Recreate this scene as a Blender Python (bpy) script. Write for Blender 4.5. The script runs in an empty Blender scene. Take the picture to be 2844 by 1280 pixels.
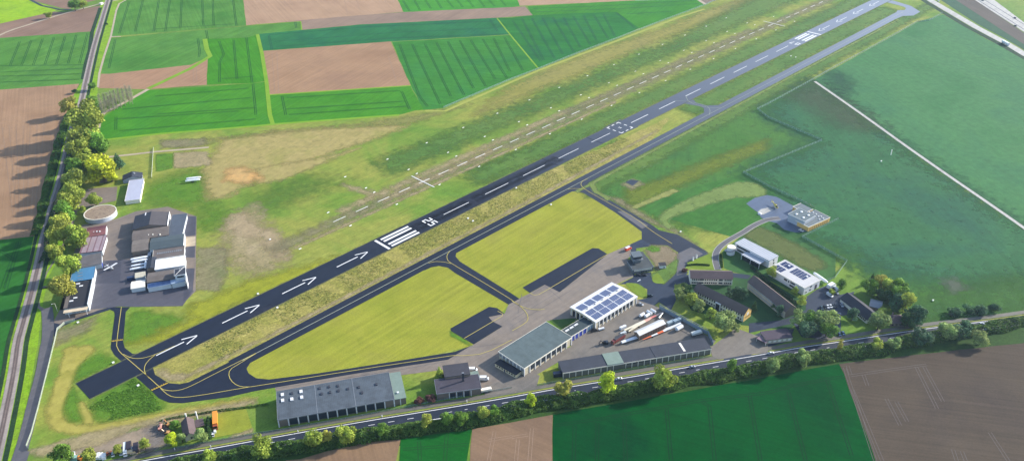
import bpy, math, random
from mathutils import Vector, Matrix, noise
random.seed(7)
PI=math.pi
# ------------------------------------------------------------------ helpers
scene=bpy.context.scene
COL=scene.collection
K=711/2575.
CR={'Z1':(1360,760,.2588),'Z2':(1640,660,.2588),'Z3':(1880,620,.2588),'Z4':(2080,540,.2588),'Z5':(2080,760,.2933),'Z6':(150,560,.2588),'Z7':(150,420,.2588),'Z8':(1060,980,.17255),'Z9':(1540,840,.2588),'ZA':(150,1120,.17081),'ZB':(350,640,.12941),'ZC':(1700,840,.12941),'W':(0,0,1.1045),'Y1':(300,1120,.1941),'Y2':(2240,840,.23447),'Y3':(0,840,.3795),'Y4':(100,0,.276)}
for r in range(4):
    for c in range(4): CR['R%d%d'%(r,c)]=(711*c,320*r,K)
# surveyed camera: the world frame is the runway frame (x along the runway, y to its left, metres)
F,TH,RO,YAW,CZ,CX,CY=2404.63,0.544783,-0.0076107,0.774839,377.2165,-422.737,-496.643
fw=Vector((math.cos(YAW)*math.cos(TH),math.sin(YAW)*math.cos(TH),-math.sin(TH)))
_rt=Vector((math.sin(YAW),-math.cos(YAW),0)); _up=_rt.cross(fw)
rt=_rt*math.cos(RO)+_up*math.sin(RO); up=-_rt*math.sin(RO)+_up*math.cos(RO)
def G(n,u,v,z=0.):
    """survey point n:(u,v) at height z -> world (x,y)"""
    o=CR[n]; px=o[0]+u*o[2]; py=o[1]+v*o[2]
    d=fw+rt*((px-1422)/F)+up*((640-py)/F)
    k=(z-CZ)/d.z
    return (CX+d.x*k, CY+d.y*k)
def PP(s,z=0.):
    """'R00 1 2, 3 4, R01 5 6' -> list of world points"""
    out=[]; n=None
    for tok in s.split(','):
        t=tok.split()
        if not t: continue
        if len(t)==3: n=t[0]; t=t[1:]
        out.append(G(n,float(t[0]),float(t[1]),z))
    return out
def tag(o,label=None,cat=None,group=None,kind=None):
    if label: o['label']=label
    if cat: o['category']=cat
    if group: o['group']=group
    if kind: o['kind']=kind
    return o
def empty(name,loc,rz=0,label=None,cat=None,group=None):
    o=bpy.data.objects.new(name,None); COL.objects.link(o); o.location=loc; o.rotation_euler=(0,0,rz)
    return tag(o,label,cat,group)
class MB:
    def __init__(s): s.v=[]; s.f=[]; s.m=[]
    def face(s,pts,m=0):
        i=len(s.v); s.v+= [tuple(p) for p in pts]; s.f.append(tuple(range(i,i+len(pts)))); s.m.append(m)
    def box(s,x0,x1,y0,y1,z0,z1,m=0):
        i=len(s.v)
        s.v+=[(x0,y0,z0),(x1,y0,z0),(x1,y1,z0),(x0,y1,z0),(x0,y0,z1),(x1,y0,z1),(x1,y1,z1),(x0,y1,z1)]
        for q in [(0,3,2,1),(4,5,6,7),(0,1,5,4),(1,2,6,5),(2,3,7,6),(3,0,4,7)]:
            s.f.append(tuple(i+k for k in q)); s.m.append(m)
    def prism(s,prof,a,b,axis='y',m=0):
        """profile (list of 2-tuples) extruded along axis from a to b. axis y: prof=(x,z); axis x: prof=(y,z); axis z: prof=(x,y)"""
        n=len(prof); i=len(s.v)
        for t in (a,b):
            for (p,q) in prof:
                s.v.append((p,t,q) if axis=='y' else ((t,p,q) if axis=='x' else (p,q,t)))
        s.f.append(tuple(i+k for k in range(n))); s.m.append(m)
        s.f.append(tuple(i+n+k for k in reversed(range(n)))); s.m.append(m)
        for k in range(n):
            l=(k+1)%n; s.f.append((i+k,i+n+k,i+n+l,i+l)); s.m.append(m)
    def tube(s,rings,m=0,cap=True):
        """rings: list of lists of points, same count"""
        n=len(rings[0]); i=len(s.v)
        for r in rings: s.v+=[tuple(p) for p in r]
        for a in range(len(rings)-1):
            for k in range(n):
                l=(k+1)%n; s.f.append((i+a*n+k,i+a*n+l,i+(a+1)*n+l,i+(a+1)*n+k)); s.m.append(m)
        if cap:
            s.f.append(tuple(i+k for k in reversed(range(n)))); s.m.append(m)
            s.f.append(tuple(i+(len(rings)-1)*n+k for k in range(n))); s.m.append(m)
    def cyl(s,p,q,r0,r1=None,n=10,m=0):
        r1=r0 if r1 is None else r1
        p=Vector(p); q=Vector(q); d=(q-p).normalized(); a=d.orthogonal().normalized(); b=d.cross(a)
        s.tube([[p+(a*math.cos(2*PI*k/n)+b*math.sin(2*PI*k/n))*r0 for k in range(n)],[q+(a*math.cos(2*PI*k/n)+b*math.sin(2*PI*k/n))*r1 for k in range(n)]],m)
    def mesh(s,name,mats,smooth=False,fix=True):
        me=bpy.data.meshes.new(name); me.from_pydata(s.v,[],s.f)
        for x in (mats if isinstance(mats,(list,tuple)) else [mats]): me.materials.append(x)
        if any(s.m): me.polygons.foreach_set('material_index',s.m)
        if fix:
            import bmesh
            bm=bmesh.new(); bm.from_mesh(me); bmesh.ops.recalc_face_normals(bm,faces=bm.faces); bm.to_mesh(me); bm.free()
        if smooth: me.polygons.foreach_set('use_smooth',[True]*len(me.polygons))
        return me
    def build(s,name,mats,parent=None,smooth=False,label=None,fix=True):
        o=bpy.data.objects.new(name,s.mesh(name,mats,smooth,fix)); COL.objects.link(o)
        if parent: o.parent=parent
        if label: o['label']=label
        return o
def copy_tree(o,parent=None):
    c=o.copy(); COL.objects.link(c); c.parent=parent
    for ch in o.children: copy_tree(ch,c)
    return c
# ------------------------------------------------------------------ materials
def lin(c): 
    c=c/255.; return c/12.92 if c<=.04045 else ((c+.055)/1.055)**2.4
KA=0.62
def alb(c,k=1.): return tuple(min(.85,lin(x)*KA*k) for x in c)+(1,)
def newmat(name):
    m=bpy.data.materials.new(name); m.use_nodes=True; nt=m.node_tree
    b=nt.nodes['Principled BSDF']; return m,nt,b
def ramp(nt,fac,cols,pos=None):
    r=nt.nodes.new('ShaderNodeValToRGB'); e=r.color_ramp.elements
    while len(e)<len(cols): e.new(.5)
    for i,c in enumerate(cols):
        e[i].position=pos[i] if pos else .3+.4*i/max(1,len(cols)-1); e[i].color=c
    nt.links.new(fac,r.inputs[0]); return r.outputs[0]
def tex(nt,scale,detail=4,rough=.6,mapping=None,rot=0,dist=0):
    tc=nt.nodes.new('ShaderNodeTexCoord'); n=nt.nodes.new('ShaderNodeTexNoise')
    n.inputs['Scale'].default_value=scale; n.inputs['Detail'].default_value=detail; n.inputs['Roughness'].default_value=rough
    n.inputs['Distortion'].default_value=dist
    if mapping:
        mp=nt.nodes.new('ShaderNodeMapping'); mp.inputs['Rotation'].default_value=(0,0,-rot); mp.inputs['Scale'].default_value=(1,1,1)
        m2=nt.nodes.new('ShaderNodeMapping'); m2.inputs['Scale'].default_value=(mapping[0],mapping[1],1)
        nt.links.new(tc.outputs['Object'],mp.inputs[0]); nt.links.new(mp.outputs[0],m2.inputs[0]); nt.links.new(m2.outputs[0],n.inputs['Vector'])
    else: nt.links.new(tc.outputs['Object'],n.inputs['Vector'])
    return n.outputs['Fac']
def mulval(nt,col,fac,lo,hi,a=.3,b=.7):
    mr=nt.nodes.new('ShaderNodeMapRange'); mr.inputs[1].default_value=a; mr.inputs[2].default_value=b; mr.inputs[3].default_value=lo; mr.inputs[4].default_value=hi
    nt.links.new(fac,mr.inputs[0])
    mx=nt.nodes.new('ShaderNodeVectorMath'); mx.operation='SCALE'
    nt.links.new(col,mx.inputs[0]); nt.links.new(mr.outputs[0],mx.inputs['Scale']); return mx.outputs[0]
MATS={}
def gmat(name,cols,big=.02,rot=0,streak=None,fine=(1.2,.8,1.2),mid=(.15,.85,1.15),rough=.95,feather=False,k=1.,spec=.15,bump=0,grain=None):
    if name in MATS: return MATS[name]
    m,nt,b=newmat(name)
    c=ramp(nt,tex(nt,big,6,.62,dist=.6),[alb(x,k) for x in cols])
    if mid: c=mulval(nt,c,tex(nt,mid[0],5,.6),mid[1],mid[2])
    if streak: c=mulval(nt,c,tex(nt,streak[0],4,.6,(streak[1],streak[2]),rot),streak[3],streak[4])
    if fine: c=mulval(nt,c,tex(nt,fine[0],3,.7),fine[1],fine[2])
    if grain: c=mulval(nt,c,tex(nt,grain[0],2,.8),grain[1],grain[2])
    nt.links.new(c,b.inputs['Base Color']); b.inputs['Roughness'].default_value=rough; b.inputs['Specular IOR Level'].default_value=spec
    if bump:
        bp=nt.nodes.new('ShaderNodeBump'); bp.inputs['Strength'].default_value=bump; bp.inputs['Distance'].default_value=.4
        nt.links.new(tex(nt,.9,4,.7),bp.inputs['Height']); nt.links.new(bp.outputs[0],b.inputs['Normal'])
    if feather:
        out=nt.nodes['Material Output']; tr=nt.nodes.new('ShaderNodeBsdfTransparent'); mx=nt.nodes.new('ShaderNodeMixShader')
        at=nt.nodes.new('ShaderNodeAttribute'); at.attribute_name='edge'
        ad=nt.nodes.new('ShaderNodeMath'); ad.operation='ADD'; nt.links.new(at.outputs['Fac'],ad.inputs[0])
        nz=nt.nodes.new('ShaderNodeMapRange'); nz.inputs[1].default_value=.3; nz.inputs[2].default_value=.7; nz.inputs[3].default_value=-.42; nz.inputs[4].default_value=.3
        nt.links.new(tex(nt,.12,6,.7),nz.inputs[0]); nt.links.new(nz.outputs[0],ad.inputs[1])
        mr=nt.nodes.new('ShaderNodeMapRange'); mr.inputs[1].default_value=.05; mr.inputs[2].default_value=.85; mr.inputs[4].default_value=feather
        nt.links.new(ad.outputs[0],mr.inputs[0])
        nt.links.new(mr.outputs[0],mx.inputs[0]); nt.links.new(tr.outputs[0],mx.inputs[1]); nt.links.new(b.outputs[0],mx.inputs[2]); nt.links.new(mx.outputs[0],out.inputs[0])
    MATS[name]=m; return m
def pm(name,col,rough=.6,var=.12,scale=1.5,metal=0,spec=.4,k=1.,stripe=None):
    """plain painted / built surface with slight wear. col in photographed sRGB; stripe=(axis,period,width,col2)"""
    if name in MATS: return MATS[name]
    m,nt,b=newmat(name)
    rgb=nt.nodes.new('ShaderNodeRGB'); rgb.outputs[0].default_value=alb(col,k); c=rgb.outputs[0]
    if stripe:
        tc=nt.nodes.new('ShaderNodeTexCoord'); sx=nt.nodes.new('ShaderNodeSeparateXYZ'); nt.links.new(tc.outputs['Object'],sx.inputs[0])
        md=nt.nodes.new('ShaderNodeMath'); md.operation='FLOORED_MODULO'; md.inputs[1].default_value=stripe[1]; nt.links.new(sx.outputs[stripe[0]],md.inputs[0])
        lt=nt.nodes.new('ShaderNodeMath'); lt.operation='LESS_THAN'; lt.inputs[1].default_value=stripe[2]; nt.links.new(md.outputs[0],lt.inputs[0])
        mx=nt.nodes.new('ShaderNodeMix'); mx.data_type='RGBA'; nt.links.new(lt.outputs[0],mx.inputs[0]); nt.links.new(c,mx.inputs[6]); mx.inputs[7].default_value=alb(stripe[3],k); c=mx.outputs[2]
    if var: c=mulval(nt,c,tex(nt,scale,5,.7),1-var,1+var); c=mulval(nt,c,tex(nt,.18,4,.6),1-var,1+var)
    nt.links.new(c,b.inputs['Base Color']); b.inputs['Roughness'].default_value=rough; b.inputs['Metallic'].default_value=metal; b.inputs['Specular IOR Level'].default_value=spec
    MATS[name]=m; return m
def objcol(name,rough=.4,spec=.5,var=.05):
    """paint whose colour comes from the object's own colour"""
    m,nt,b=newmat(name); oi=nt.nodes.new('ShaderNodeObjectInfo')
    c=mulval(nt,oi.outputs['Color'],tex(nt,1.2,4,.6),1-var,1+var)
    nt.links.new(c,b.inputs['Base Color']); b.inputs['Roughness'].default_value=rough; b.inputs['Specular IOR Level'].default_value=spec
    MATS[name]=m; return m
# ------------------------------------------------------------------ ground sheets
_n=[0]
def zz(layer):
    _n[0]+=1; return layer*.03+(_n[0]%37)*.0005
def sheet(name,pts,mat,layer):
    z=zz(layer); mb=MB(); mb.face([(x,y,z) for x,y in pts])
    me=mb.mesh(name,mat,fix=False)
    if me.polygons[0].normal.z<0: me.flip_normals()
    o=bpy.data.objects.new(name,me); COL.objects.link(o); o['kind']='structure'; return o
def dens(pts,step):
    out=[]
    for i in range(len(pts)):
        a=pts[i]; b=pts[(i+1)%len(pts)]; L=math.hypot(b[0]-a[0],b[1]-a[1]); n=max(1,int(L/step))
        for k in range(n): out.append((a[0]+(b[0]-a[0])*k/n,a[1]+(b[1]-a[1])*k/n))
    return out
def patch(name,pts,mat,layer,feather=6.,jit=.3):
    """ground patch on a grid of points that carry their distance to its outline, so its rim is ragged and sparse"""
    feather=feather*(1.8 if feather>2.5 else 1.25); z=zz(layer); st=max(1.4,feather*.4); h=feather*.5
    x0=min(p[0] for p in pts)-h; x1=max(p[0] for p in pts)+h; y0=min(p[1] for p in pts)-h; y1=max(p[1] for p in pts)+h
    st=max(st,math.sqrt((x1-x0)*(y1-y0)/30000.))
    nx=int((x1-x0)/st)+2; ny=int((y1-y0)/st)+2; E=[(pts[i],pts[(i+1)%len(pts)]) for i in range(len(pts))]
    idx={}; v=[]; ev=[]
    for j in range(ny):
        y=y0+j*st
        for i in range(nx):
            x=x0+i*st; ins=False; d2=1e18
            for (ax,ay),(bx,by) in E:
                if (ay>y)!=(by>y) and x<(bx-ax)*(y-ay)/(by-ay)+ax: ins=not ins
                dx=bx-ax; dy=by-ay; L=dx*dx+dy*dy
                t=0 if L==0 else max(0,min(1,((x-ax)*dx+(y-ay)*dy)/L)); ex=ax+dx*t-x; ey=ay+dy*t-y; q=ex*ex+ey*ey
                if q<d2: d2=q
            d=math.sqrt(d2)*(1 if ins else -1)
            if d>-h-st*1.5: idx[i,j]=len(v); v.append((x,y,z)); ev.append(max(-.4,min(1,d/feather+.5)))
    f=[]
    for j in range(ny-1):
        for i in range(nx-1):
            q=[idx.get(k) for k in ((i,j),(i+1,j),(i+1,j+1),(i,j+1))]
            if None not in q and max(ev[k] for k in q)>0: f.append(tuple(q))
    me=bpy.data.meshes.new(name); me.from_pydata(v,[],f); me.materials.append(mat)
    at=me.attributes.new('edge','FLOAT','POINT'); at.data.foreach_set('value',ev)
    o=bpy.data.objects.new(name,me); COL.objects.link(o); o['kind']='structure'; return o
def smooth(pts,it=2,closed=False):
    for _ in range(it):
        q=[] if closed else [pts[0]]
        for i in range(len(pts) if closed else len(pts)-1):
            a=pts[i]; b=pts[(i+1)%len(pts)]
            q+=[(a[0]*.75+b[0]*.25,a[1]*.75+b[1]*.25),(a[0]*.25+b[0]*.75,a[1]*.25+b[1]*.75)]
        if not closed: q.append(pts[-1])
        pts=q
    return pts
def offs(pts,d):
    out=[]
    for i,p in enumerate(pts):
        a=pts[max(0,i-1)]; b=pts[min(len(pts)-1,i+1)]; tx,ty=b[0]-a[0],b[1]-a[1]; L=math.hypot(tx,ty) or 1
        out.append((p[0]-ty/L*d,p[1]+tx/L*d))
    return out
def strip_mb(mb,pts,w,z,off=0):
    l=offs(pts,off+w/2); r=offs(pts,off-w/2); i=len(mb.v); n=len(pts)
    mb.v+=[(x,y,z) for x,y in l]+[(x,y,z) for x,y in r]
    for k in range(n-1): mb.f.append((i+n+k,i+n+k+1,i+k+1,i+k)); mb.m.append(0)
def strip(name,pts,w,mat,layer,off=0,sm=0):
    if sm: pts=smooth(pts,sm)
    mb=MB(); strip_mb(mb,pts,w,zz(layer),off); o=mb.build(name,mat,fix=False); o['kind']='structure'; return o
def strips(name,lines,w,mat,layer,pair=0):
    mb=MB(); z=zz(layer)
    for l in lines:
        if pair: strip_mb(mb,l,w,z,pair/2); strip_mb(mb,l,w,z+.002,-pair/2)
        else: strip_mb(mb,l,w,z)
    o=mb.build(name,mat,fix=False); o['kind']='structure'; return o
def rect(s0,s1,t0,t1): return [(s0,t0),(s1,t0),(s1,t1),(s0,t1)]
# ------------------------------------------------------------------ ground materials
def ad(a,b): # direction angle between two survey points
    return math.atan2(b[1]-a[1],b[0]-a[0])
M_base=gmat('grass_base',[(100,140,50),(122,156,58),(150,166,74)],.012,rot=0,streak=(.5,.06,1,.88,1.12),fine=(.8,.8,1.2),bump=.3)
M_field=gmat('airfield_grass',[(104,150,50),(130,160,58),(166,170,76),(138,160,64)],.011,rot=0,streak=(.6,.05,1.,.82,1.16),fine=(.7,.8,1.2),bump=.3)
M_mown=gmat('mown_meadow',[(154,162,50),(172,174,60),(164,162,68)],.015,rot=.03,streak=(.32,.03,1.,.84,1.14),fine=(.9,.84,1.14),mid=(.06,.93,1.07),grain=(2.5,.85,1.15),bump=.15)
M_dryisl=gmat('rough_dry_grass',[(150,152,66),(176,168,86),(188,174,100)],.05,rot=0,streak=(.5,.12,1,.82,1.18),fine=(.45,.7,1.3),grain=(1.1,.7,1.25),bump=.6)
M_straw=gmat('straw_patch',[(176,164,96),(196,178,112),(170,166,88)],.02,rot=.35,streak=(.5,.06,1,.9,1.1),feather=.92)
M_soil_o=gmat('sandy_scar',[(232,182,112),(220,180,116),(206,174,108)],.05,streak=(.6,.1,1,.9,1.1),feather=1.)
M_dirt=gmat('worn_dirt',[(196,178,134),(184,168,124),(206,186,146)],.06,fine=(.6,.75,1.2),streak=(.5,.15,1,.85,1.15),feather=.85)
M_worn=gmat('worn_grass',[(148,140,106),(160,152,112),(136,142,92)],.06,fine=(.5,.75,1.25),streak=(.6,.06,1.,.8,1.2),feather=.85)
M_lush=gmat('lush_grass',[(94,146,40),(114,160,48),(90,136,46)],.06,fine=(.8,.75,1.25),feather=.8,bump=.4)
M_green2=gmat('dark_meadow',[(78,124,48),(96,142,54),(84,128,60)],.02,fine=(.7,.82,1.18),streak=(.5,.05,1,.85,1.12),feather=.75)
M_yel=gmat('yellow_cut_grass',[(184,174,80),(196,184,92),(176,170,74)],.03,fine=(.9,.88,1.12),feather=.95)
M_verge=gmat('verge_grass',[(120,168,26),(150,190,40),(130,160,48)],.05,fine=(.6,.75,1.22),bump=.4)
M_vergey=gmat('verge_dry',[(160,170,70),(174,168,88),(140,156,58)],.05,fine=(.7,.8,1.2))
M_plough=gmat('ploughed_soil',[(172,136,112),(182,146,120),(164,130,108)],.008,rot=.9,streak=(.6,.02,1,.93,1.07),fine=(.6,.93,1.07),mid=(.05,.94,1.06))
def plough(n,rot,c=((166,132,110),(180,146,122),(160,128,108))): return gmat('soil_'+n,[(min(255,a+3),b,c_-10) for a,b,c_ in c],.01,rot=rot,streak=(.45,.015,1,.86,1.12),fine=(.7,.9,1.1),mid=(.03,.9,1.08))
def crop(n,rot,c): return gmat('crop_'+n,list(c),.01,rot=rot,streak=(.35,.02,1,.86,1.12),fine=(.5,.88,1.12),mid=(.035,.85,1.13),bump=.3,spec=.04,rough=1.)
GREEN=((80,140,54),(102,156,66),(84,142,62))
LUSH=((62,140,34),(84,156,40),(68,144,46))
TEAL=((52,116,80),(62,126,84),(70,132,80))
M_asph=None
def asphalt(name,c,rough=.6,k=1.,spec=.5,feather=False):
    return gmat(name,c,.03,rot=0,streak=(.35,.05,1,.88,1.12),fine=(1.5,.9,1.1),mid=(.2,.9,1.1),rough=rough,spec=spec,k=k,feather=feather)
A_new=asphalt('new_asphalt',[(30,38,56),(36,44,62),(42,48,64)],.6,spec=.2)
# asphalt pales towards the far end: a reflected sheen painted into its colour
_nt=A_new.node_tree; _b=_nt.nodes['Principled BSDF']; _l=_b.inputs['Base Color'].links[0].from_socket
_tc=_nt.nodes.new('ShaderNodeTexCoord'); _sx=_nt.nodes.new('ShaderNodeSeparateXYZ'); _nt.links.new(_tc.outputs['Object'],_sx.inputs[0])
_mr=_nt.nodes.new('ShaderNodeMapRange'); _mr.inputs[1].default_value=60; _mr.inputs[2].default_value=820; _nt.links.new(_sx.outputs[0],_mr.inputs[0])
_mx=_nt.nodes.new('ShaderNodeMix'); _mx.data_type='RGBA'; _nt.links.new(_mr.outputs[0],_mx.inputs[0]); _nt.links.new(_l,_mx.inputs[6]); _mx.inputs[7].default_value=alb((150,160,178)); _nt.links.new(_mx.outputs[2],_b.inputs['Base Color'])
A_road=asphalt('road_asphalt',[(42,50,68),(50,58,74),(58,64,78)],.6,spec=.25)
A_old=asphalt('old_asphalt',[(96,94,100),(110,106,108),(100,100,108)],.7)
A_pale=asphalt('pale_concrete',[(196,192,184),(206,202,194),(188,184,178)],.8)
A_conc=asphalt('apron_concrete',[(134,122,112),(150,136,122),(126,118,114)],.8)
A_yard=asphalt('yard_surface',[(122,114,106),(136,128,118),(112,108,104)],.85)
A_dark=asphalt('campus_asphalt',[(44,56,76),(54,66,86),(48,60,80)],.6,spec=.25)
A_brown=asphalt('sand_path',[(196,176,150),(206,188,160),(186,168,142)],.9)
A_gravel=asphalt('ballast',[(170,156,148),(184,170,160),(160,148,142)],.9)
P_white=gmat('white_marking',[(238,238,236),(246,246,244)],.3,fine=(2,.9,1.05),mid=None,rough=.6,k=1.3)
P_yel=gmat('yellow_marking',[(196,180,96),(206,190,104)],.3,fine=(2,.9,1.05),mid=None,rough=.6,k=1.2)
P_tram=gmat('tramline_green',[(26,84,36),(32,92,40)],.05,mid=None)
P_tramb=gmat('tramline_teal',[(28,82,62),(34,90,66)],.05,mid=None)
P_furrow=gmat('furrow_pale',[(178,150,126),(170,142,120)],.05,mid=None)
P_furrowd=gmat('furrow_grey',[(116,108,104),(124,116,110)],.05,mid=None)
P_lime=gmat('field_edge_grass',[(130,176,40),(150,190,50)],.05,mid=None)
P_dkstrip=gmat('dark_strip_green',[(40,70,44),(54,84,46)],.08,fine=(.5,.6,1.3),bump=.8)  # dark green for the strips beside railway and slip road
# ------------------------------------------------------------------ ground and fields
o=sheet('ground',[(-3500,-3500),(5500,-3500),(5500,6500),(-3500,6500)],M_base,0)
def wob(pts,a=.9):
    q=dens(pts,14); return [(x+a*noise.noise(Vector((x*.06,y*.06,1))),y+a*noise.noise(Vector((x*.06,y*.06,9)))) for x,y in q]
def fld(name,s,mat,layer=1): return sheet(name,wob(PP(s)),mat,layer)
a0=ad(G('R00',1180,50),G('R00',1115,370))
# left of the railway
fld('meadow','R00 -400 -60, 290 -60, 300 0, 545 85, 560 110, 530 122, -400 330',gmat('lime_meadow',[(150,196,20),(168,206,30),(140,180,34)],.02,fine=(.5,.9,1.1)))
fld('ploughed_field','R00 290 -200, 1000 -200, 985 0, 860 30, 690 95, 620 85, 300 0',plough('a',.4,((150,122,112),(158,130,118),(146,120,112))))
fld('ploughed_field','R00 -400 330, 530 122, 640 130, 1010 60, 925 320, 0 385, -400 420',plough('b',.35,((150,122,112),(160,132,120),(146,120,112))))
fld('crop_field','R00 -400 420, 0 385, 925 320, 825 848, 0 905, -400 935',crop('c',.4,GREEN))
fld('ploughed_field','R00 -600 950, 0 905, 800 845, 745 950, 660 1159, R10 645 0, 640 60, 575 320, 500 600, 420 900, 360 1159, R20 335 65, 0 95, -600 150',plough('d',1.2))
fld('crop_field','R20 -600 150, 0 95, 338 62, 300 300, 230 600, 170 860, 90 1159, R30 60 200, -20 500, -400 800',crop('e',.3,((44,108,42),(58,124,48),(48,114,50))))
# right of the railway
fld('crop_field','R00 1310 -60, 2440 -60, 2440 0, 2475 258, 1120 368, 1140 240, 1180 60, 1200 40',crop('f',1.2,GREEN))
fld('crop_field','R00 1110 385, 2480 268, R01 455 218, 465 305, 20 345, R00 2480 382, 2060 395, 2085 500, 2120 565, 1920 655, 1100 745, 1020 735, 1060 520',crop('g',.35,GREEN))
fld('ploughed_field','R00 1010 745, 1100 745, 1920 655, 2090 580, 2080 855, 1480 900, 980 890',plough('h',.4,((176,138,116),(186,148,124),(170,134,114))))
fld('crop_field','R00 2070 395, 2480 382, R01 15 350, 60 560, 95 815, R00 2540 840, 2085 852, 2090 580, 2125 568',crop('i',1.25,((66,144,26),(80,154,34),(70,146,34))))
fld('crop_field','R00 1480 910, 2540 842, R01 100 825, 150 1159, R11 168 88, 0 108, R10 2575 110, 1060 240, 1012 190, 1015 50, R00 1070 1159',crop('j',.35,LUSH))
fld('crop_field','R01 30 345, 1050 252, 2420 183, 2545 350, 1375 420, 70 512',crop('k',.3,((48,122,68),(56,130,76),(46,116,84))))
fld('ploughed_field','R01 72 515, 1355 420, 1555 862, 138 956',plough('l',.32,((172,136,112),(184,148,122),(168,134,114))))
fld('crop_field','R01 140 958, 1556 865, 1600 960, 1700 1110, 1650 1120, R11 1440 -5, 180 86, R01 150 1159',crop('m',.32,LUSH))
fld('crop_field','R01 1370 424, 2545 356, R02 0 375, 265 692, 0 792, R01 1880 1085, 1690 1112, 1560 866',crop('n',-1.1,((62,136,52),(74,146,56),(56,130,66))))
fld('crop_field','R01 2420 183, R02 0 180, 205 158, 950 122, 1050 122, 1285 285, 1050 385, 650 540, 268 690, 0 372',crop('o',-1.0,((46,122,60),(60,136,56),(44,116,72))))
fld('crop_field','R02 155 68, 1240 8, 1860 -5, 1945 48, 1500 215, 1285 290, 1050 122, 205 156',crop('p',.25,((66,142,44),(78,152,48),(62,138,54))),2)
fld('ploughed_field','R00 2440 -60, R01 1400 -60, 1480 122, 850 175, 0 248, R00 2478 258',plough('q',1.25,((184,150,128),(196,162,138),(178,144,124))))
fld('ploughed_field','R01 0 248, 850 172, 1490 125, 2575 75, R02 130 68, 210 156, R01 2420 182, 1050 250, 465 303, 455 220, 0 252',plough('r',.28,((156,132,122),(166,142,130),(152,130,122))),2)
fld('crop_field','R01 1380 -80, 1420 0, 1490 125, 2575 75, R02 80 62, 45 -5, 20 -80',crop('s',-1.1,((70,152,50),(84,164,56),(70,150,60))))
fld('ploughed_field','R02 20 -80, 80 62, 1240 8, 1240 -80',plough('t',.25,((186,152,132),(194,162,140),(180,148,130))))
fld('pale_field','R02 1240 -80, 1240 8, 1860 -4, 1860 -80',gmat('pale_crop',[(176,176,160),(186,184,168)],.03),1)
fld('ploughed_field','R02 1900 -80, 1890 0, 1950 45, 2080 0, 2300 -80',plough('u',.3,((140,124,116),(146,130,122))))
strip('field_track',PP('R02 1830 -40, 1880 5, 1948 48'),5,A_brown,3)
# airfield
fld('airfield_grass','R02 2300 -90, 1960 45, 265 700, 0 808, R01 1885 1095, 1600 1112, R11 1440 0, 180 92, 0 112, R10 2575 112, 1060 246, 1050 360, 900 440, 760 900, 700 1159, R20 600 700, 540 900, R30 540 0, 280 1000, 330 1030, 1500 800, 2575 600, R31 1900 400, R32 0 430, 2000 100, R23 0 900, 800 330, 0 30, R12 2320 580, R02 2450 1120, R03 440 812, 1500 225, 1750 140, 2000 -90',M_field,2)
# pale long strip of dry grass beside the north fence and yellow meadow
patch('dry_grass',PP('R02 0 860, 800 520, 1500 300, 1900 120, 2300 0, 2575 -40, R03 400 -60, R02 2575 60, 2100 180, 1500 400, 900 660, 0 1020, R01 2200 1159'),gmat('dry_yellow',[(164,160,76),(176,168,88),(160,152,92)],.012,rot=.0,streak=(.5,.05,1,.88,1.12),feather=.85),3,14)
M_fg=gmat('far_green',[(84,126,52),(102,140,60),(118,146,66)],.014,streak=(.5,.05,1,.86,1.12),fine=(.7,.85,1.15),feather=.95)
patch('green_meadow',[(110,12),(330,12),(900,12),(900,38),(500,40),(300,40),(60,40),(60,16)],M_fg,3,12)
patch('green_meadow',[(330,-40),(330,-11),(840,-11),(840,-40)],M_fg,4,9)
patch('green_meadow',[(20,92),(900,92),(900,150),(700,140),(500,118),(200,120),(20,124)],M_fg,3,16)
patch('green_meadow',[(120,-54),(420,-54),(900,-54),(900,-70),(800,-72),(450,-72),(200,-74),(110,-70)],M_fg,3,8)
patch('straw_meadow',PP('W 522 500, 512 430, 560 352, 700 328, 820 322, 1030 314, 960 346, 870 372, 760 410, 640 458, 565 498'),M_straw,3,8)
patch('olive_meadow',PP('W 430 358, 620 340, 900 312, 1085 284, 1180 262, 1030 312, 820 322, 560 350, 470 382'),gmat('olive_meadow',[(154,156,84),(166,160,92),(142,152,74)],.02,feather=.85),3,8)
patch('sand_scar',PP('W 572 425, 605 420, 650 440, 662 452, 610 462, 565 455'),M_soil_o,4,7)
patch('bare_plot',PP('R10 1745 380, 2080 365, 2130 500, 1745 535'),M_dirt,4,3)
patch('lush_plot',PP('R10 1570 395, 1740 385, 1740 535, 1570 570'),M_lush,4,2)
patch('bare_plot',PP('R10 1610 255, 2060 235, 2075 300, 1620 335'),M_worn,4,4)
patch('lush_grass',PP('R10 1450 700, 1900 560, 2200 560, 2100 900, 2300 1000, 2400 1100, 2000 1159, 1980 950, 1500 900'),M_lush,3,18)
patch('lush_grass',PP('R11 0 780, 500 600, 900 660, 300 900, 0 1000'),gmat('faint_green',[(96,140,50),(110,146,56)],.03,feather=.55),3,22)
patch('lush_grass',PP('R11 2080 560, 2575 380, R12 400 250, 900 130, 1200 60, 700 300, 0 560'),M_green2,3,10)
patch('lush_grass',PP('R20 1340 820, 1400 800, 1900 880, 1500 1100, 1250 1150, 1250 1060'),M_lush,3,5)
patch('meadow_cut',PP('R20 1880 780, 2575 480, R21 1200 180, 400 560, R20 2500 700, 1700 1100, 1300 1150, 1900 900'),gmat('roadside_mown',[(164,170,44),(176,178,56)],.02,streak=(.5,.04,1,.88,1.12),feather=.9),3,8)
patch('bare_ground',PP('R20 1975 170, 2270 180, 2290 420, 2200 600, 1950 610, 1960 300'),M_worn,4,4)
patch('bare_ground',PP('R10 2350 1000, 2575 900, R11 100 1100, R21 330 270, 150 400, 0 430, R20 2400 400, 2250 250, 2250 80'),M_dirt,3,14)
patch('bare_ground',PP('R11 880 690, 1210 780, 1180 830, 930 740'),M_dirt,4,5)
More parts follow.
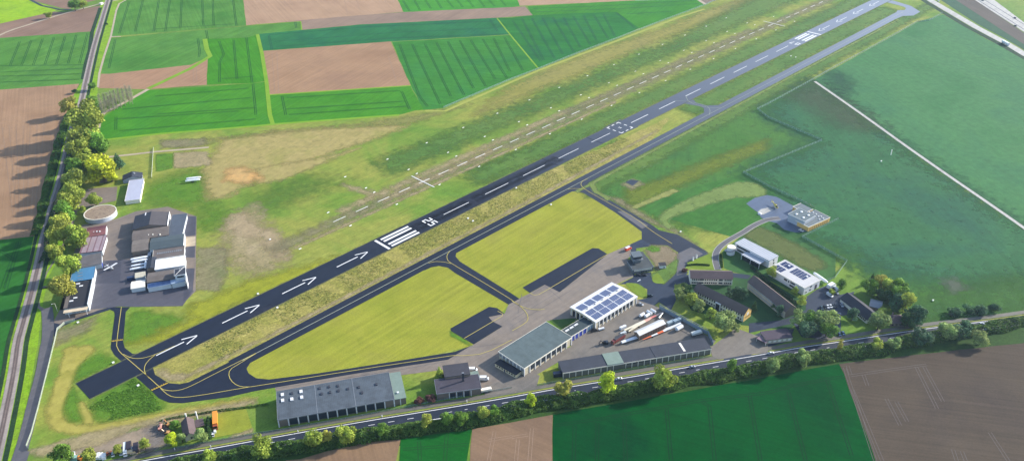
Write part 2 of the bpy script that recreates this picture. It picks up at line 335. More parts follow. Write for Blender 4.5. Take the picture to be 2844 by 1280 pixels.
for q in ('R11 0 540, 800 400, 1050 330, 700 470, 300 640, 0 700',): patch('bare_ground',PP(q),M_straw,4,5)
# grass runway: worn centre
patch('grass_runway',rect(-135,640,52,64)+[],M_worn,4,8)
patch('grass_runway',rect(-60,250,66,74),M_dirt,4,5,.8)
patch('grass_runway',rect(-130,300,46,49.5),M_dirt,4,2.6,.8)
patch('grass_runway',rect(240,620,64,72),M_worn,4,7,.8)
patch('grass_runway',rect(-20,120,56,62),M_dirt,5,5)
patch('grass_runway',rect(640,900,52,66),M_worn,4,8)
# rough strip between runway and taxiway, with a trodden dusty line
patch('rough_grass',PP('R30 1560 200, 1620 150, 1900 20')+[(-180,-10.6),(60,-10.6),(150,-14),(240,-20),(300,-22),(240,-40.5),(100,-40.6),(-225,-40.6)]+PP('R30 1880 365, 1780 382, 1690 370, 1570 290'),M_dryisl,3,2)
patch('trodden_line',[(-262,-33),(-200,-36),(-150,-36.5),(-60,-36),(60,-35.5),(160,-33),(270,-30),(270,-32),(160,-36),(60,-38.5),(-60,-38.5),(-150,-39),(-262,-37)],M_dirt,4,2.6,.9)
patch('trodden_line',PP('R30 1570 240, 1640 230, 1720 290, 1900 290, 1850 350, 1720 350, 1600 300'),M_dirt,4,3)
# mown islands
fld('mown_island','R21 1740 372, 1840 350, 1940 372, 2540 738, 2480 820, 2490 1000, 2190 1150, R31 2150 5, 1500 150, 600 290, 100 350, 0 330, R30 2495 275, 2475 225, 2530 155, R31 0 100, R21 270 1150',M_mown,3)
fld('mown_island','R21 2100 150, 2010 225, 2005 265, 2060 320, 2575 640, R22 80 690, 200 640, 900 260, 970 245, 1215 130, 1310 90, R12 1310 1145, 720 780, 620 766, 540 780',M_mown,3)
patch('lush_grass',PP('R21 1945 1005, 2100 1090, 2180 1159, R31 2150 0, 2120 -10, R21 1960 1060'),M_lush,4,2)
# south-west corner
patch('yellow_cut',smooth(PP('R30 650 0, 1000 0, 860 130, 780 240, 730 400, 670 520, 640 700, 720 780, 1000 790, 1500 690, 2575 500, 2575 560, 1700 740, 1000 890, 620 890, 480 800, 470 600, 560 350, 620 200'),1,True),M_yel,4,3)
patch('yellow_cut',PP('R30 740 580, 830 560, 920 680, 945 775, 840 790, 790 660'),M_yel,4,2)
patch('lush_grass',PP('R30 1000 60, 1200 160, 770 370, 730 400, 800 200'),M_lush,4,4)
patch('lush_grass',PP('R30 1350 320, 1530 460, 1650 580, 1640 640, 1000 770, 900 620, 920 540'),M_lush,4,4)
patch('lush_grass',PP('R30 660 560, 730 420, 780 520, 790 660, 830 780, 700 760, 640 700'),M_lush,4,3)
patch('bare_ground',PP('R20 570 1000, 760 950, 980 860, 900 1000, 700 1100, 560 1159'),M_worn,3,5)
patch('farm_track',PP('R30 300 1050, 900 870, 1700 700, 2575 530, 2575 580, 1800 760, 1350 830, 1000 1000, 700 1060, 350 1120'),M_dirt,5,3)
patch('gravel_yard',PP('R30 700 1050, 1000 950, 1350 850, 1560 770, 1700 800, 1680 1000, 1500 1060, 1100 1080, 850 1080, 700 1159'),gmat('yard_gravel',[(190,166,140),(178,160,138),(168,154,138)],.05,fine=(.8,.85,1.12),feather=.95),4,3)
patch('gravel_yard',PP('R30 1450 860, 1600 780, 1700 850, 1650 1000, 1480 1050, 1500 920'),gmat('yard_grey',[(150,142,136),(160,150,142)],.05,feather=.8),5,5)
fld('lawn','R30 2180 655, 2480 630, 2545 850, 2150 920',gmat('lawn_olive',[(150,160,52),(164,170,64)],.05,fine=(.9,.85,1.15)),4)
patch('sand_path',PP('R30 2310 915, 2540 830, 2550 870, 2330 930'),M_dirt,5,2)
# right-hand meadows: a teal haze tint is put into the crop colours
a1=.95
fld('meadow','R03 1760 150, 1500 230, 450 815, 480 835, 950 1159, R13 930 0, 1520 420, 2260 930, 2700 1200, 4600 2450, 6000 2000, R03 4600 1300, 2700 640, 2200 400',gmat('crop_right_far',[(58,124,64),(76,136,76),(58,120,76)],.006,rot=1.0,streak=(.3,.03,1,.92,1.08),fine=(.6,.94,1.06)),3)
patch('meadow',PP('R12 560 690, 1130 500, 1900 60, R02 2575 900, R03 440 790, 950 1159, R13 930 0, 1520 420, 2260 930, 2700 1200, 4600 2500, R23 2700 830, 1600 960, 800 330, 0 20, R12 1500 1100'),gmat('meadow_soft',[(66,122,44),(84,134,52),(62,116,56)],.012,rot=.6,streak=(.4,.06,1,.88,1.1),feather=.98),2,16)
patch('meadow',PP('R02 2575 1080, R03 440 815, 478 835, 950 1159, R13 930 0, 1520 420, 2260 930, 2700 1200, 4600 2500, R23 2700 560, 1500 520, 1000 360, 700 160, 330 60, R13 0 720, R12 2340 600, 2560 480, R13 480 270, R12 2560 20'),gmat('crop_right_near',[(44,102,58),(60,118,70),(44,100,76)],.008,rot=.8,streak=(.3,.05,1,.9,1.1),fine=(.6,.9,1.1),feather=1.),3,26)
strip('field_path',smooth(PP('R03 470 822, 950 1155, R13 1525 412, 2575 1130, 3200 1590, 6000 3300'),2),3.4,A_pale,6)
strip('dark_strip',offs(smooth(PP('R03 470 822, 950 1155, R13 1525 412, 2575 1130, 3200 1590, 6000 3300'),2),3.0),1.4,gmat('path_verge',[(50,96,60),(60,106,64)],.1),5)
patch('fallow_patch',PP('R03 480 850, 950 1159, R13 960 0, 1120 130, 900 150, 600 60, R03 560 1159, 200 970'),gmat('fallow',[(86,104,72),(98,108,78)],.02,feather=.6),4,26)
patch('dark_patch',PP('R03 570 740, 680 710, 830 790, 860 860, 800 960, 730 980'),gmat('darkcrop',[(46,96,66),(52,104,70)],.02,feather=.6),4,14)
patch('scrub_strip',PP('R23 1600 960, 1500 720, 1800 640, 2575 480, 2800 480, 2800 800, 1700 940'),gmat('green_edge',[(80,126,50),(66,114,54)],.03,feather=.9),4,22)
patch('fallow_patch',PP('R23 1740 500, 1880 480, 2010 580, 1850 620'),gmat('fallow2',[(110,124,104),(116,120,104)],.03,feather=.7),5,6)
patch('dry_grass',PP('R12 1100 690, 1210 755, 1330 690, 1230 640'),M_worn,5,3)
sheet('asphalt_pad',PP('R12 1140 676, 1195 648, 1275 664, 1215 712'),A_dark,6)
patch('pale_verge',[(110,-54.2),(500,-54.2),(800,-55.5),(800,-58.5),(500,-58),(110,-58.5)],gmat('pale_verge',[(138,160,84),(150,166,92)],.05,feather=.8),5,2)
patch('pale_verge',PP('R12 770 690, 830 680, 860 760, 1000 840, 960 860, 810 770'),MATS['pale_verge'],5,2)
# meadows round the helicopter station
patch('olive_strip',PP('R12 1150 750, 1500 640, 2100 400, 2575 240, 2575 340, 1900 620, 1230 930, 1130 900'),gmat('olive_strip',[(134,146,48),(118,140,50)],.02,streak=(.5,.05,1,.9,1.1),feather=.8),4,8)
patch('pale_strip',PP('R12 1180 930, 1620 740, 1690 765, 1250 940'),gmat('hay_strip',[(170,172,96),(160,166,92)],.03,feather=.9),5,2)
fld('meadow_cut','R12 1260 930, 1680 770, 2575 520, R13 250 850, R22 2200 60, R12 1440 1005',gmat('mead_g',[(50,112,38),(66,124,44),(76,130,52)],.03,streak=(.4,.05,1,.86,1.12),fine=(.6,.9,1.1)),3)
patch('pale_strip',smooth(PP('R12 1440 1020, 1700 870, 2200 680, 2400 665, 2550 740, 2560 800, 2450 830, 2200 830, 1800 960, 1560 1050, 1560 1080, 1640 1120, 1560 1159'),1,True),gmat('pale_g',[(146,168,92),(134,158,84)],.03,streak=(.5,.08,1,.9,1.1),feather=.85),5,3)
patch('bare_ground',PP('R12 960 820, 1060 830, 1500 1100, 1660 1159, R22 1800 100, 1950 230, 1700 60, R12 1250 1010'),M_worn,4,4)
patch('mown_bed',PP('Z3 780 70, 900 40, 1000 80, 1330 250, 1590 420, 1590 470, 1480 520, 1300 450, 1100 340, 800 190, 700 130'),gmat('olive_bed',[(118,128,72),(108,124,66)],.04,feather=.85),4,4)
fld('meadow_cut','Z3 480 300, 640 180, 720 110, 1000 0, 1330 30, 1400 150, 1700 330, 1700 560, 1620 620, 1350 780, 1000 620, 600 520, 500 480',gmat('campus_grass',[(66,112,56),(76,122,60)],.03,fine=(.7,.88,1.12)),3)
# ------------------------------------------------------------------ south fields beyond the highway
fld('verge','R30 600 1500, 1300 1159, R31 120 1020, 1000 880, 1900 710, 2575 590, R32 800 460, 2100 250, R33 500 80, 1300 20, R23 2200 1000, 2900 900, 5000 560, R33 5000 300, R33 2000 40, 700 220, R32 2575 370, 400 720, R31 2000 900, 600 1159, -300 2000',gmat('verge_dark',[(52,84,34),(66,98,38)],.05,fine=(.6,.8,1.2)),2)  # darker green grass between the scrub belt and the fields
fld('ploughed_field','R31 -200 2000, 300 1150, 440 1140, 700 1065, 1200 955, 1452 945, 1405 1159, 1385 2000',plough('v',1.1,((146,120,104),(158,130,110),(140,114,102))),3)
fld('crop_field','R31 1455 940, 2170 840, 2115 1159, 2080 2000, 1385 2000',crop('w',-1.2,((20,98,36),(30,110,40),(18,92,42))),3)
fld('ploughed_field','R31 2175 838, 2575 770, R32 410 690, 398 2000, R31 2080 2000',plough('x',-1.35,((140,116,102),(150,124,108),(134,112,102))),3)
fld('crop_field','R32 414 690, 2575 310, R33 715 180, 760 280, 1085 1159, 1400 2000, R32 398 2000',crop('y',-1.2,((0,78,30),(4,90,36),(0,72,36))),3)
fld('ploughed_field','R33 717 180, 2100 20, 2900 -60, 4600 -330, 5600 600, 5000 2000, 1402 2000, 1087 1159, 762 280',plough('z',-1.0,((88,78,76),(96,86,82),(82,74,76))),3)
# ------------------------------------------------------------------ tracks through the fields
def lerp(a,b,t): return (a[0]+(b[0]-a[0])*t,a[1]+(b[1]-a[1])*t)
def between(s,n,t0=0.,t1=1.):
    a,b,c,d=PP(s); return [[lerp(a,b,t0+(t1-t0)*k/(n-1)),lerp(c,d,t0+(t1-t0)*k/(n-1))] for k in range(n)]
W_=.6
def tr(lines,mat=None): strips('tramlines',lines,W_,mat or P_tram,4,1.9)
tr(between('R00 200 420, 880 340, 100 665, 800 640',7))
tr([PP('R00 0 665, 850 655'),PP('R00 0 730, 840 690'),PP('R00 0 770, 830 745'),PP('R00 0 830, 800 800')])
tr([PP('R00 1600 0, 1545 320'),PP('R00 1710 0, 1662 320'),PP('R00 1828 0, 1815 280'),PP('R00 2035 0, 2045 255'),PP('R00 2140 0, 2150 260'),PP('R00 2345 0, 2378 262'),PP('R00 1300 20, 1200 340'),PP('R00 1440 0, 1360 320'),PP('R00 1560 295, 2060 262, 2350 245')])
tr([PP('R00 1160 400, 1095 690'),PP('R00 1990 390, 2010 520, 2000 580'),PP('R00 2075 310, 2090 400')])
tr([PP('R00 2205 420, 2252 550, 2212 620, 2208 830'),PP('R00 2350 405, 2385 800'),PP('R00 2478 380, 2535 830'),PP('R00 2230 795, 2560 770')])
tr([PP('R00 1560 970, 2500 890'),PP('R00 1230 1100, 2520 985'),PP('R00 1580 1150, 2575 1085'),PP('R10 1180 40, 2400 -40'),PP('R10 1200 160, 2575 40'),PP('R10 1168 20, 1165 150'),PP('R00 2545 850, 2575 1159')])
tr([PP('R01 130 355, 1100 275, 2400 215'),PP('R01 180 420, 1400 330, 2400 285'),PP('R01 200 470, 1400 385, 2500 345'),PP('R01 130 360, 160 500'),PP('R01 2350 195, 2430 320'),PP('R01 395 225, 405 285')],P_tramb)
tr([PP('R01 262 970, 300 1159'),PP('R01 1465 920, 1545 1100'),PP('R01 310 985, 1450 915'),PP('R01 300 1100, 1500 1020'),PP('R01 330 1155, 1530 1070')])
tr([PP(x) for x in ('R01 1445 450, 1640 960, 1725 1075','R01 1570 445, 1855 1050','R01 1700 445, 1960 970','R01 1815 430, 2095 960','R01 1930 420, 2190 890','R01 2050 410, 2310 870','R01 2160 405, 2410 800','R01 2280 395, 2525 790','R01 2390 385, R02 -20 720','R01 2500 380, R02 110 710')])
tr([PP(x) for x in ('R02 5 210, 290 620','R02 100 190, 320 610','R02 200 185, 430 595','R02 305 180, 510 545','R02 410 175, 620 525','R02 515 175, 690 480','R02 615 165, 790 455','R02 720 160, 850 410','R02 820 150, 970 395','R02 920 145, 1035 370','R02 1050 130, 1235 285','R02 1150 145, 1600 118','R02 210 90, 1000 60, 1850 5','R02 235 125, 1100 90, 1880 40')],P_tramb)
tr([PP(x) for x in ('R01 1480 10, 1545 115','R01 1590 0, 1650 105','R01 1700 0, 1760 90','R01 1810 0, 1870 90','R01 1920 0, 1985 80','R01 2020 0, 2080 75','R01 2130 0, 2190 75','R01 2240 0, 2300 70','R01 2340 0, 2400 65','R01 2460 0, 2510 60')])
tr([PP(x) for x in ('R20 20 580, 180 120','R20 60 590, 200 110','R20 0 200, 150 300')])
tr([PP(x) for x in ('R31 1640 960, 1650 1159','R31 1920 870, 1900 1159','R31 1480 1040, 2130 990')])
tr([PP(x) for x in ('R32 430 800, 880 735, 1900 550, 2575 470, R33 250 400, 590 335, 760 310','R32 630 800, 620 1159','R32 860 770, 855 1159','R32 1130 740, 1145 1159','R32 1555 630, 1600 1159','R32 1910 555, 1985 610, 2040 1159','R32 2390 500, 2500 1159','R33 205 460, 380 1159','R33 595 340, 840 1100')],gmat('tramline_deep',[(4,60,30),(6,66,32)],.05,mid=None))
strips('furrows',[PP(x) for x in ('R31 2400 860, 2340 1159','R31 2340 950, 2575 910','R32 0 920, 160 895','R32 200 830, 175 1159','R32 60 940, 40 1159')],.4,P_furrow,4,1.9)
strips('furrows',[PP(x) for x in ('R33 800 200, 830 290','R33 960 290, 1000 400','R33 1490 210, 1700 630','R33 1570 210, 1760 560','R33 1190 530, 1330 800','R33 1290 560, 1400 760','R33 770 220, 1080 1159','R33 850 440, 1150 1159','R33 830 300, 1100 260, 1600 190','R33 1860 1040, 1900 1159','R33 1950 1060, 1990 1159','R33 2230 870, 2420 1159')],.35,P_furrowd,4,1.9)
strips('furrows',[PP(x) for x in ('R01 160 530, 190 940','R01 210 530, 230 940','R01 890 0, 920 150','R01 1010 0, 1050 120','R01 1290 0, 1360 100','R01 1330 560, 1420 840','R00 1110 770, 1120 870','R00 1135 770, 1145 870','R00 1940 650, 1950 830','R00 1975 640, 1980 830')],.4,P_furrow,4)
patch('trodden_line',PP('R10 2250 1159, 2330 1000, 2420 980, 2575 1100, R11 60 1159, 230 1159, R21 330 290, 200 270, 100 180, 20 60, R20 2480 60, 2350 0'),gmat('pale_trod',[(214,190,150),(204,182,142)],.08,fine=(.5,.8,1.2),feather=.7),4,6)
strips('furrows',between('R10 20 100, 590 100, 130 1000, 420 1000',9)[:7],.4,P_furrow,4)
strip('field_margin',PP('R01 15 350, 60 540, 105 820, 140 1159, R11 168 90'),4.5,P_lime,4)
strip('field_margin',PP('R01 2425 188, R02 0 375, 265 692'),2.,P_lime,4)
strip('field_margin',PP('R10 1045 250, 1600 190, 2575 112, R11 180 92, 1440 0'),4,P_lime,4)
strip('field_margin',PP('R01 0 250, 450 220, 460 303'),2,P_lime,4)
strip('field_margin',PP('R01 138 957, 1560 864'),3,P_lime,4)
strip('field_path',PP('R00 2060 395, 2080 500, 2115 568, 1920 690, 1490 895'),6,P_lime,5)
strip('field_path',PP('R00 1490 900, 1330 990, 1180 1070, 1010 1155, R10 1000 60, 985 130'),5,A_brown,5,sm=1)
strip('field_path',PP('R00 -50 380, 100 310, 280 255, 480 190, 660 135, 850 85, 1010 40, 1200 0, 1350 -40'),4,A_brown,5,sm=1)
strip('field_path',PP('R00 260 -20, 420 60, 600 100, 720 100'),4,A_road,5)
strip('field_path',PP('R00 1310 -20, 1200 40, 1170 110, 1115 370, 1050 560, 1000 740, 985 880'),2.5,A_brown,5)
strip('field_path',PP('R00 1115 372, 1215 372'),3,A_brown,6)
strip('field_path',PP('R10 920 445, 1100 420, 1300 400, 1560 370, 2100 325'),3.5,A_brown,5)
strip('trodden_line',PP('R02 1935 95, 1700 170, 265 712, 0 825, R01 1900 1120, 1700 1118'),4,gmat('lime_line',[(176,184,84),(188,190,92)],.05,mid=None,feather=False),4)
# ------------------------------------------------------------------ railway
RW=smooth(PP('R00 1100 -60, 1085 10, 1045 140, 1000 290, 955 440, 915 600, 870 800, 838 950, 800 1100, R10 775 -20, 735 120, 690 280, 640 520, 590 720, 530 900, 490 1080, R20 450 40, 410 240, 365 440, 315 640, 270 800, 225 960, 180 1120, R30 150 200, 110 420, 60 660, 10 900, -60 1200'),1)
sheet('verge',PP('R00 925 320, 1010 60, 1085 -80, 1330 -80, 1190 60, 1115 375, 1040 640, 985 880, 960 1159, R10 950 200, 900 440, 800 700, 700 1159, R20 600 260, 480 480, 420 800, 380 1159, R30 250 700, 130 1159, -60 1300, -200 1000, 50 250, R20 100 1159, 210 720, 250 520, 338 62, R10 360 1159, 500 600, 645 30, R00 660 1159, 745 950, 830 820, 890 500'),M_verge,2)
strip('dark_strip',PP('R00 1010 80, 970 200, 925 330, 905 500, 865 640, 835 800'),5,P_dkstrip,4)
strip('railway_ballast',RW,7.2,A_gravel,5)
strip('railway_ballast',RW,3.0,gmat('sleeper_bed',[(136,120,112),(148,132,124)],.1),6)
strips('railway_rails',[offs(RW,.75),offs(RW,-.75)],.36,pm('rail_steel',(92,74,70),.4),7)
strip('dark_strip',offs(RW,5.6),3.,P_dkstrip,5)
strip('dark_strip',offs(RW[20:],-6.5),2.6,P_dkstrip,5)
# ------------------------------------------------------------------ pavements
RC=.5
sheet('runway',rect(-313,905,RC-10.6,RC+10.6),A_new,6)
for t_ in (RC-11.2,RC+10.5): patch('frayed_edge',rect(-313,905,t_-.3,t_+1.),gmat('edge_dust',[(150,148,110),(138,144,92)],.1,feather=.7),5,1.6)
# tyre rubber at the touchdown zones, repairs and joints
M_rub=gmat('tyre_rubber',[(18,20,30),(24,26,36)],.1,streak=(.8,.05,1,.6,1.4),feather=.55)
for (a,b,c,d) in ((-40,150,-5,-1.2),(-40,150,1.6,5.4)): patch('tyre_marks',rect(a,b,c,d),M_rub,7,3)
M_rep=gmat('asphalt_repair',[(52,58,74),(44,50,66)],.1,feather=False,fine=(1.5,.85,1.15))
for (a,b,c,d) in ((-196,-176,-9.6,-4),(30,36,-10,10.6),(138,139,-10,11),(96,97,-10,11),(-30,-29,-10,11),(-140,-139.2,-10,11),(205,206,-10,11),(-250,-249,-10,11)): sheet('asphalt_repair',rect(a,b,c,d),M_rep,7)
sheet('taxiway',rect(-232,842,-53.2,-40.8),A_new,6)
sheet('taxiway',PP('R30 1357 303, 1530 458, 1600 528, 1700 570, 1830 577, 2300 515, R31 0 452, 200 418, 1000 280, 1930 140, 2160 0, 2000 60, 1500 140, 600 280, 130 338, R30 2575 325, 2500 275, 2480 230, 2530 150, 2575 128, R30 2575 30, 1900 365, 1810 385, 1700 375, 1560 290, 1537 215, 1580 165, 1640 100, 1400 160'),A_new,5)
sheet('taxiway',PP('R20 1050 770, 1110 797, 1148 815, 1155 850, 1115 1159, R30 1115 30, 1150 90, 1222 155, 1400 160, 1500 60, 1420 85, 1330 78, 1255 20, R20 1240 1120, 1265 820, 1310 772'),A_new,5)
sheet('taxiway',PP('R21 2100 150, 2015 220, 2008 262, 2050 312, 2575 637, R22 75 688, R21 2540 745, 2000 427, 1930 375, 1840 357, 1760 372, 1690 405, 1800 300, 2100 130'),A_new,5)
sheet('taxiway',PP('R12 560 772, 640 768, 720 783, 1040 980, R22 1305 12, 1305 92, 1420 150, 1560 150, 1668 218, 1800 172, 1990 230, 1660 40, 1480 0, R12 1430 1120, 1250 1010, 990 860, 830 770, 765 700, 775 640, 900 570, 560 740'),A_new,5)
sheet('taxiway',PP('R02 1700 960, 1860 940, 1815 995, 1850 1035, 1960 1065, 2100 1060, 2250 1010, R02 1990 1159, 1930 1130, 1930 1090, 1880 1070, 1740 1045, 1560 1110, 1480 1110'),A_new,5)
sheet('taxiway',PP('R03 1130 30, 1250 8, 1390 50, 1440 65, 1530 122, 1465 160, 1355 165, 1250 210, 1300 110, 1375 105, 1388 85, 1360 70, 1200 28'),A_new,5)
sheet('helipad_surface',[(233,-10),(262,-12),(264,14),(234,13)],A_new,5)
sheet('concrete_patch',PP('R12 1060 970, 1110 965, 1370 1110, 1310 1145'),A_old,7)
sheet('apron',PP('R31 1930 140, 2160 0, R21 2190 1145, 2480 965, 2380 915, 2340 870, 2500 838, 2540 745, R22 70 685, 180 630, 330 545, 480 620, 960 240, 1190 140, 1250 200, 1160 290, 1230 460, 1010 560, 640 900, 350 910, 150 1159, R32 0 150, R31 2445 60, 2575 300, R32 130 330, 40 470, R31 2380 440, 2270 480, 2240 300, 1890 190, 1880 240, 1500 290, 200 455, 190 412, 1000 278'),A_conc,4)
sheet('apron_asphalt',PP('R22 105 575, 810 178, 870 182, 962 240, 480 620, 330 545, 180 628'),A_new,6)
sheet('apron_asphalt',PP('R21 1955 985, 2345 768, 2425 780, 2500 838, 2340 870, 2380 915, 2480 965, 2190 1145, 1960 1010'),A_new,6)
strips('apron_joints',[PP(x) for x in ('R22 330 545, 480 620','R22 0 760, 950 200','R22 0 900, 1000 300, 1150 210','R22 100 640, 60 830','R22 330 560, 500 700','R22 0 960, 600 600','R31 200 430, 1480 235, 1900 160','R31 2160 20, 2575 -40')],.35,A_old,5)
sheet('yard',PP('R22 640 900, 860 960, 1270 690, 1430 750, 1500 790, 2050 1110, 2010 1159, R32 1990 10, 1060 60, 470 160, 250 290, 120 250, 600 0, R22 500 1159'),A_yard,4)
sheet('yard',PP('R32 120 240, 280 300, 250 400, 0 470, R31 2300 500, 2300 400, 2575 330, R32 0 330'),A_yard,5)
sheet('car_park',PP('R22 1190 140, 1300 90, 1420 150, 1390 160, 1250 180, 1230 450, 1280 430, 1400 420, 1410 500, 1530 540, 1640 440, 1700 290, 1668 218, 1800 172, 1950 220, 1990 240, 1790 310, 1740 380, 1770 430, 1700 480, 1630 550, 1650 700, 1600 800, 1480 720, 1430 755, 1260 700, 1360 680, 1360 590, 1240 540, 1080 540, 1220 470'),A_dark,4)
sheet('car_park',PP('Z3 0 540, 130 555, 150 665, 60 640, -10 660'),A_dark,4)
sheet('campus_road',PP('Z3 590 530, 800 560, 760 600, 600 580'),A_dark,5)
sheet('campus_lawn',PP('R22 1700 600, 2100 400, 2575 500, R23 500 800, 200 1000, R22 2300 950, 1800 800'),gmat('court_grass',[(52,92,56),(62,104,56)],.05,fine=(.7,.8,1.2)),3)
sheet('car_park',PP('Z5 540 340, 530 230, 640 150, 760 100, 860 200, 1000 170, 940 300, 930 390, 870 400, 870 560, 700 620, 500 600, 420 470, 0 560, 0 470, 300 440, 440 400'),A_dark,4)
sheet('campus_road',PP('Z5 -200 700, 0 600, 100 560, 430 520, 380 640, 160 700, 0 780, -250 840'),A_dark,5)
sheet('campus_road',PP('R32 1990 20, 2010 100, 2080 140, 2360 90, 2575 70, R33 0 20, R22 2575 1100, 2250 980, 2100 1100'),A_yard,5)
patch('bare_ground',PP('R22 1390 150, 1560 158, 1670 228, 1640 300, 1560 400, 1450 400, 1400 290, 1330 200'),gmat('brown_lawn',[(160,142,114),(148,136,108)],.08,fine=(.7,.8,1.2),feather=.95),5,3)
patch('lawn',PP('R22 1340 190, 1400 150, 1490 170, 1480 210, 1410 220'),M_lush,6,2)
patch('lawn',PP('R22 1400 440, 1450 420, 1640 300, 1680 290, 1640 430, 1530 540, 1420 520'),gmat('lawn_soft',[(104,138,62),(120,148,70)],.08,feather=.95),5,2)
sheet('lawn',smooth(PP('Z2 355 490, 440 485, 520 495, 590 550, 612 600, 600 645, 520 640'),2,True),gmat('oval_lawn',[(136,160,52),(124,150,54)],.06,fine=(.8,.85,1.15)),6)
sheet('lawn',smooth(PP('Z2 655 440, 700 385, 730 380, 800 480, 780 495, 680 490'),2,True),gmat('oval_lawn'[:],[(1,1,1)],.1),6)
sheet('lawn',PP('Z1 640 500, 850 480, 930 480, 780 610, 700 550'),gmat('court_green',[(88,124,50),(70,104,52)],.08),6)
sheet('lawn',PP('Z2 1030 270, 1180 210, 1300 160, 1330 340, 1100 330'),gmat('oval_lawn',[(1,1,1)],.1),5)
sheet('campus_road',PP('Z3 0 330, 160 255, 280 330, 170 390, 90 430, 80 540, 0 560'),A_old,4)
CRD=smooth(PP('Z4 330 255, 200 268, 80 320, 0 365, Z3 720 95, 560 180, 450 260, 410 340, 415 420, 440 500'),2)
strip('campus_road',CRD,5.4,A_pale,6); strip('campus_road',CRD,4.4,A_old,7)
sheet('helicopter_apron',PP('Z4 -30 100, 60 40, 195 8, 300 30, 470 120, 500 200, 420 290, 600 340, 640 400, 500 410, 380 380, 300 310, 220 290, 130 250, 90 190, 20 140'),asphalt('heli_apron',[(88,104,130),(98,112,138)],.5),5)
sheet('concrete_patch',PP('Z4 92 190, 130 160, 215 140, 262 165, 155 217, 120 215'),A_pale,6)
# left complex
sheet('apron',PP('Z6 250 470, 300 250, 660 190, 880 105, 1220 55, 1530 160, 1520 960, 1380 1100, 700 1110, 470 1159, R20 1130 770, 860 850, 720 915, 590 990, 545 1060, 530 940, 600 800, 650 700, Z6 100 1159, 150 700'),asphalt('brown_apron',[(150,134,120),(140,126,114),(128,118,112)],.8),4)
sheet('apron_asphalt',PP('Z6 430 640, 740 625, 1000 620, 1000 940, 1200 930, 1420 900, 1500 960, 1420 1060, 1380 1120, 820 1130, 700 1125, 480 1150, 380 1159, 420 880'),asphalt('grey_apron',[(98,96,106),(90,88,98),(106,102,110)],.7),5)
sheet('apron_asphalt',PP('Z6 575 640, 725 625, 710 875, 440 880, 450 760'),asphalt('dark_apron',[(80,80,92),(74,74,88)],.7),6)
sheet('apron_asphalt',PP('Z6 1400 160, 1525 158, 1520 360, 1400 375'),asphalt('dark_apron',[(1,1,1)]),5)
sheet('apron_asphalt',PP('Z6 1400 490, 1515 475, 1510 600, 1405 600'),asphalt('dark_apron',[(1,1,1)]),5)
sheet('apron_asphalt',PP('Z6 1400 720, 1510 715, 1490 950, 1390 1070, 1390 900, 1430 860'),asphalt('dark_apron',[(1,1,1)]),6)
sheet('sand_patch',PP('Z6 1395 380, 1520 375, 1518 475, 1400 485'),A_brown,5)
sheet('side_road',PP('R10 880 740, 1180 720, 1170 860, 1080 880, 780 960, 720 1159, R20 560 300, 480 420, 400 620, 400 760, 540 830, 530 1000, 510 1159, 430 1159, 440 830, 380 780, 380 660, R20 440 460, 480 400, 600 200, 700 0, R10 760 900'),asphalt('brown_apron',[(1,1,1)]),4)
SR=smooth(PP('R20 470 780, 485 900, 480 1100, R30 460 10, 425 240, 380 420, 330 600, 285 800, 230 1000, 170 1180, 120 1400'),1)
strip('side_road',SR,7.6,A_old,6)
sheet('side_road',PP('R20 540 830, 545 930, 600 940, 860 850, 1000 800, 1120 770, 1100 800, 750 910, 600 980, 545 1080'),A_road,5)
sheet('side_road',PP('R30 180 1060, 300 1060, 270 1159, 300 1250, 130 1250'),A_old,7)
# highway
NE=PP('Y1 -900 1100, 0 925, 600 800, 1300 680, 2100 535, R31 970 780, 1960 620, 2575 515, R32 445 435, 1140 325, 1710 225, 2310 125, R33 90 62, Y2 -20 525, 320 478, 600 435, 1000 372, 1575 290, 1950 245, 2300 205, 2576 165, 3600 20')
# smooth: resample by averaging
def road_side(pts,d): return offs(pts,d)
_a,_b=NE[-2],NE[-1]; _l=math.hypot(_b[0]-_a[0],_b[1]-_a[1]); NE.append((_b[0]+(_b[0]-_a[0])/_l*900,_b[1]+(_b[1]-_a[1])/_l*900))
_a,_b=NE[1],NE[0]; _l=math.hypot(_b[0]-_a[0],_b[1]-_a[1]); NE.insert(0,(_b[0]+(_b[0]-_a[0])/_l*500,_b[1]+(_b[1]-_a[1])/_l*500))
NE=smooth(NE,1)
road=NE+offs(NE,-11.2 if False else -8.6)[::-1]
strip('bike_path',offs(NE,4.6),3.6,asphalt('bike_path',[(124,118,106),(112,110,102)],.8),4)
strip('highway',NE,11.6,A_road,6,off=-4.6)
strip('edge_line',NE,.5,P_white,7)
sh=offs(NE,-8.2); strip('edge_line',sh,.5,P_white,7)
def dashes(pts,per,ln,w,mat,off,start=0):
    mb=MB(); z=zz(8); p=offs(pts,off); acc=start; 
    for a,b in zip(p,p[1:]):
        L=math.hypot(b[0]-a[0],b[1]-a[1]); s=0.
        while True:
            k=math.ceil((acc+s-1e-6)/per)*per-acc
            if k>=L: break
            e=min(L,k+ln)
            if k>=0: strip_mb(mb,[lerp(a,b,k/L),lerp(a,b,e/L)],w,z)
            s=k+.01
        acc+=L
    o=mb.build('lane_dashes',mat,fix=False); o['kind']='structure'
dashes(NE,12,4,.32,P_white,-4.1)
strip('hard_shoulder',offs(NE,1.4),1.4,M_vergey,5)
